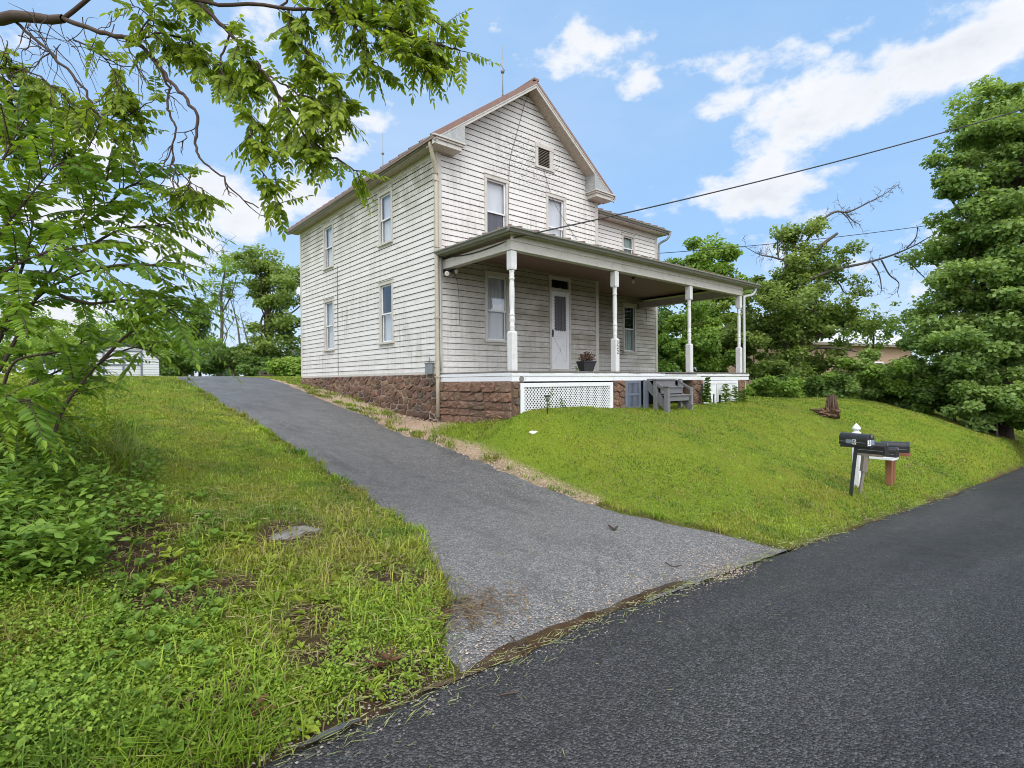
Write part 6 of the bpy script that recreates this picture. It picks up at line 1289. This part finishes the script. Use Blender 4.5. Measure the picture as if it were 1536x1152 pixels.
for i, (pts, r) in enumerate((([(913, 795), (921, 800), (926, 797)], .012), ([(998, 852), (1010, 858), (1022, 856)], .006), ([(765, 965), (785, 985), (790, 1000)], .005), ([(750, 1057), (765, 1054), (780, 1052)], .005))):
    Q = [ground_at(u, v, 2, 12)+np.array([0, 0, .05]) for u, v in pts]; mb = MB(); mb.tube(smooth_path(Q, 3), r, 5); o = mb.build('fallen_twig', MAT['twig'], origin=Q[0]); tag(o, ('short dark twig in the middle of the driveway', 'thin twig near the tan gravel patch on the driveway', 'thin twig at the left of the driveway mouth', 'twig lying on the road near the puddle')[i], 'twig')
P = ground_at(1338, 828, 3, 12); 
# ---------------------------------------------------------------- sky and sun
SUN_EL, SUN_AZ = math.radians(52), math.radians(-150)   # azimuth measured from +Y towards +X
w = bpy.data.worlds.new('World'); scene.world = w; w.use_nodes = True; nt = w.node_tree; nt.nodes.clear(); t = NT(nt); out = nt.nodes.new('ShaderNodeOutputWorld')
sky = nt.nodes.new('ShaderNodeTexSky'); sky.sky_type = 'NISHITA'; sky.sun_disc = False; sky.sun_elevation = SUN_EL; sky.sun_rotation = SUN_AZ; sky.air_density = 1.; sky.dust_density = .4; sky.ozone_density = 1.2
dirv = nt.nodes.new('ShaderNodeTexCoord').outputs['Generated']
sep = t.n('SeparateXYZ', i0=dirv); dz = sep.node.outputs[2]
def dot(v): return t.n('VectorMath', outp=1, props=dict(operation='DOT_PRODUCT'), i0=dirv, i1=tuple(float(a) for a in v))
blobs = [(1310, 130, 190, 66, .85), (1130, 88, 140, 30, .8), (1490, 60, 120, 70, 1.), (1200, 182, 90, 26, .5), (1060, 95, 70, 26, .8), (1085, 290, 140, 36, .72), (1150, 250, 70, 20, .5), (1072, 158, 50, 26, .8), (955, 120, 50, 34, .75), (1010, 320, 60, 22, .6), (1440, 200, 60, 30, .5), (880, 55, 75, 45, .7), (820, 12, 60, 30, .7), (565, 178, 44, 30, .6), (165, 225, 75, 42, .9), (330, 290, 110, 60, .9), (470, 250, 110, 90, .75), (300, 60, 200, 90, .55), (520, 60, 120, 60, .4), (120, 330, 120, 60, .7), (350, 360, 160, 70, .8), (60, 480, 300, 70, .7), (1420, 300, 60, 30, .3), (1300, 420, 260, 60, .35), (700, 500, 400, 60, .4), (1700, 130, 200, 90, .9), (-250, 200, 250, 150, .8)]
n1 = t.noise(t.scale(dirv, 1., 1., 1.7), 6.4, 9, .6); n2 = t.noise(t.scale(dirv, 1., 1., 2.), 2.1, 6, .55)
acc = None
for (u, v, ru, rv, a) in blobs:
    c = unit(ray(u, v)); r = unit(np.cross(c, [0, 0, 1.])); up_ = np.cross(r, c); k = np.linalg.norm(ray(u, v)); sx = F_PX*k/ru/1.1; sy = F_PX*k/rv/1.1
    ang = 1+((u-768)/F_PX)**2; sx *= ang/k/1.; 
    dx = t.math('MULTIPLY', dot(r), sx/1.0); dy = t.math('MULTIPLY', dot(up_), sy/1.0); q = t.math('ADD', t.math('MULTIPLY', dx, dx), t.math('MULTIPLY', dy, dy)); front = t.math('GREATER_THAN', dot(c), .2)
    g = t.math('MULTIPLY', t.math('MULTIPLY', t.math('EXPONENT', t.math('MULTIPLY', q, -1.)), a), front); acc = g if acc is None else t.math('MAXIMUM', acc, g)
behind = t.maprange(dot(FV), .35, -.1, 0., 1.1)     # broken cloud added to the unseen half of the sky for brightness
acc = t.math('MAXIMUM', acc, behind)
dens_ = t.math('ADD', t.math('MULTIPLY', acc, .62), t.math('ADD', t.math('MULTIPLY', t.math('SUBTRACT', n1, .5), 2.2), t.math('MULTIPLY', t.math('SUBTRACT', n2, .5), .5)))
cov = t.n('MapRange', props=dict(interpolation_type='SMOOTHSTEP'), i0=dens_, i1=.19, i2=.55, i3=0., i4=.97)
veil = t.maprange(t.noise(t.scale(dirv, 1, 1, 2.5), 1.6, 5, .6), .38, .75, .03, .26)
haze = t.maprange(dz, .0, .22, .55, .0)
cov = t.math('MAXIMUM', cov, t.math('MAXIMUM', veil, haze))
shade = t.maprange(t.noise(t.scale(dirv, 1, 1, 2.2), 6.5, 6, .6), .35, .65, 0., 1.)
thick = t.maprange(dens_, .38, .85, 0., .7)
CLOUD = 6.7
cc = t.mix(t.math('MULTIPLY', shade, thick), (CLOUD*.96, CLOUD*.98, CLOUD*1.02), (CLOUD*.66, CLOUD*.70, CLOUD*.78))
blue = t.mix(.75, sky.outputs[0], (2.5, 4.45, 7.3))
fill_glow = t.maprange(dot((math.sin(SUN_AZ)*math.cos(SUN_EL), math.cos(SUN_AZ)*math.cos(SUN_EL), math.sin(SUN_EL))), .02, .95, 1., 3.0)   # cloud out of view brightened towards the sun as soft fill light
cc = t.n('VectorMath', props=dict(operation='SCALE'), i0=cc, Scale=fill_glow)
col_ = t.mix(cov, blue, cc)
bg = nt.nodes.new('ShaderNodeBackground'); nt.links.new(col_, bg.inputs[0]); bg.inputs[1].default_value = .15; nt.links.new(bg.outputs[0], out.inputs[0])
sl = bpy.data.lights.new('sun', 'SUN'); sl.energy = 1.5; sl.angle = math.radians(25); sl.color = (1., .965, .91); so = bpy.data.objects.new('sun', sl); COL.objects.link(so)
sd = Vector((math.sin(SUN_AZ)*math.cos(SUN_EL), math.cos(SUN_AZ)*math.cos(SUN_EL), math.sin(SUN_EL))); so.rotation_euler = sd.to_track_quat('Z', 'Y').to_euler(); so.location = (0, -10, 15)
scene.view_settings.view_transform = 'Standard'; scene.view_settings.look = 'None'; scene.view_settings.exposure = 0; scene.view_settings.gamma = 1
scene.cycles.use_denoising = True; scene.cycles.filter_width = 1.0; scene.cycles.max_bounces = 5; scene.cycles.diffuse_bounces = 3; scene.cycles.glossy_bounces = 3; scene.cycles.transmission_bounces = 3; scene.cycles.transparent_max_bounces = 8; scene.cycles.caustics_reflective = False; scene.cycles.caustics_refractive = False; scene.cycles.use_adaptive_sampling = True; scene.cycles.sample_clamp_indirect = 6
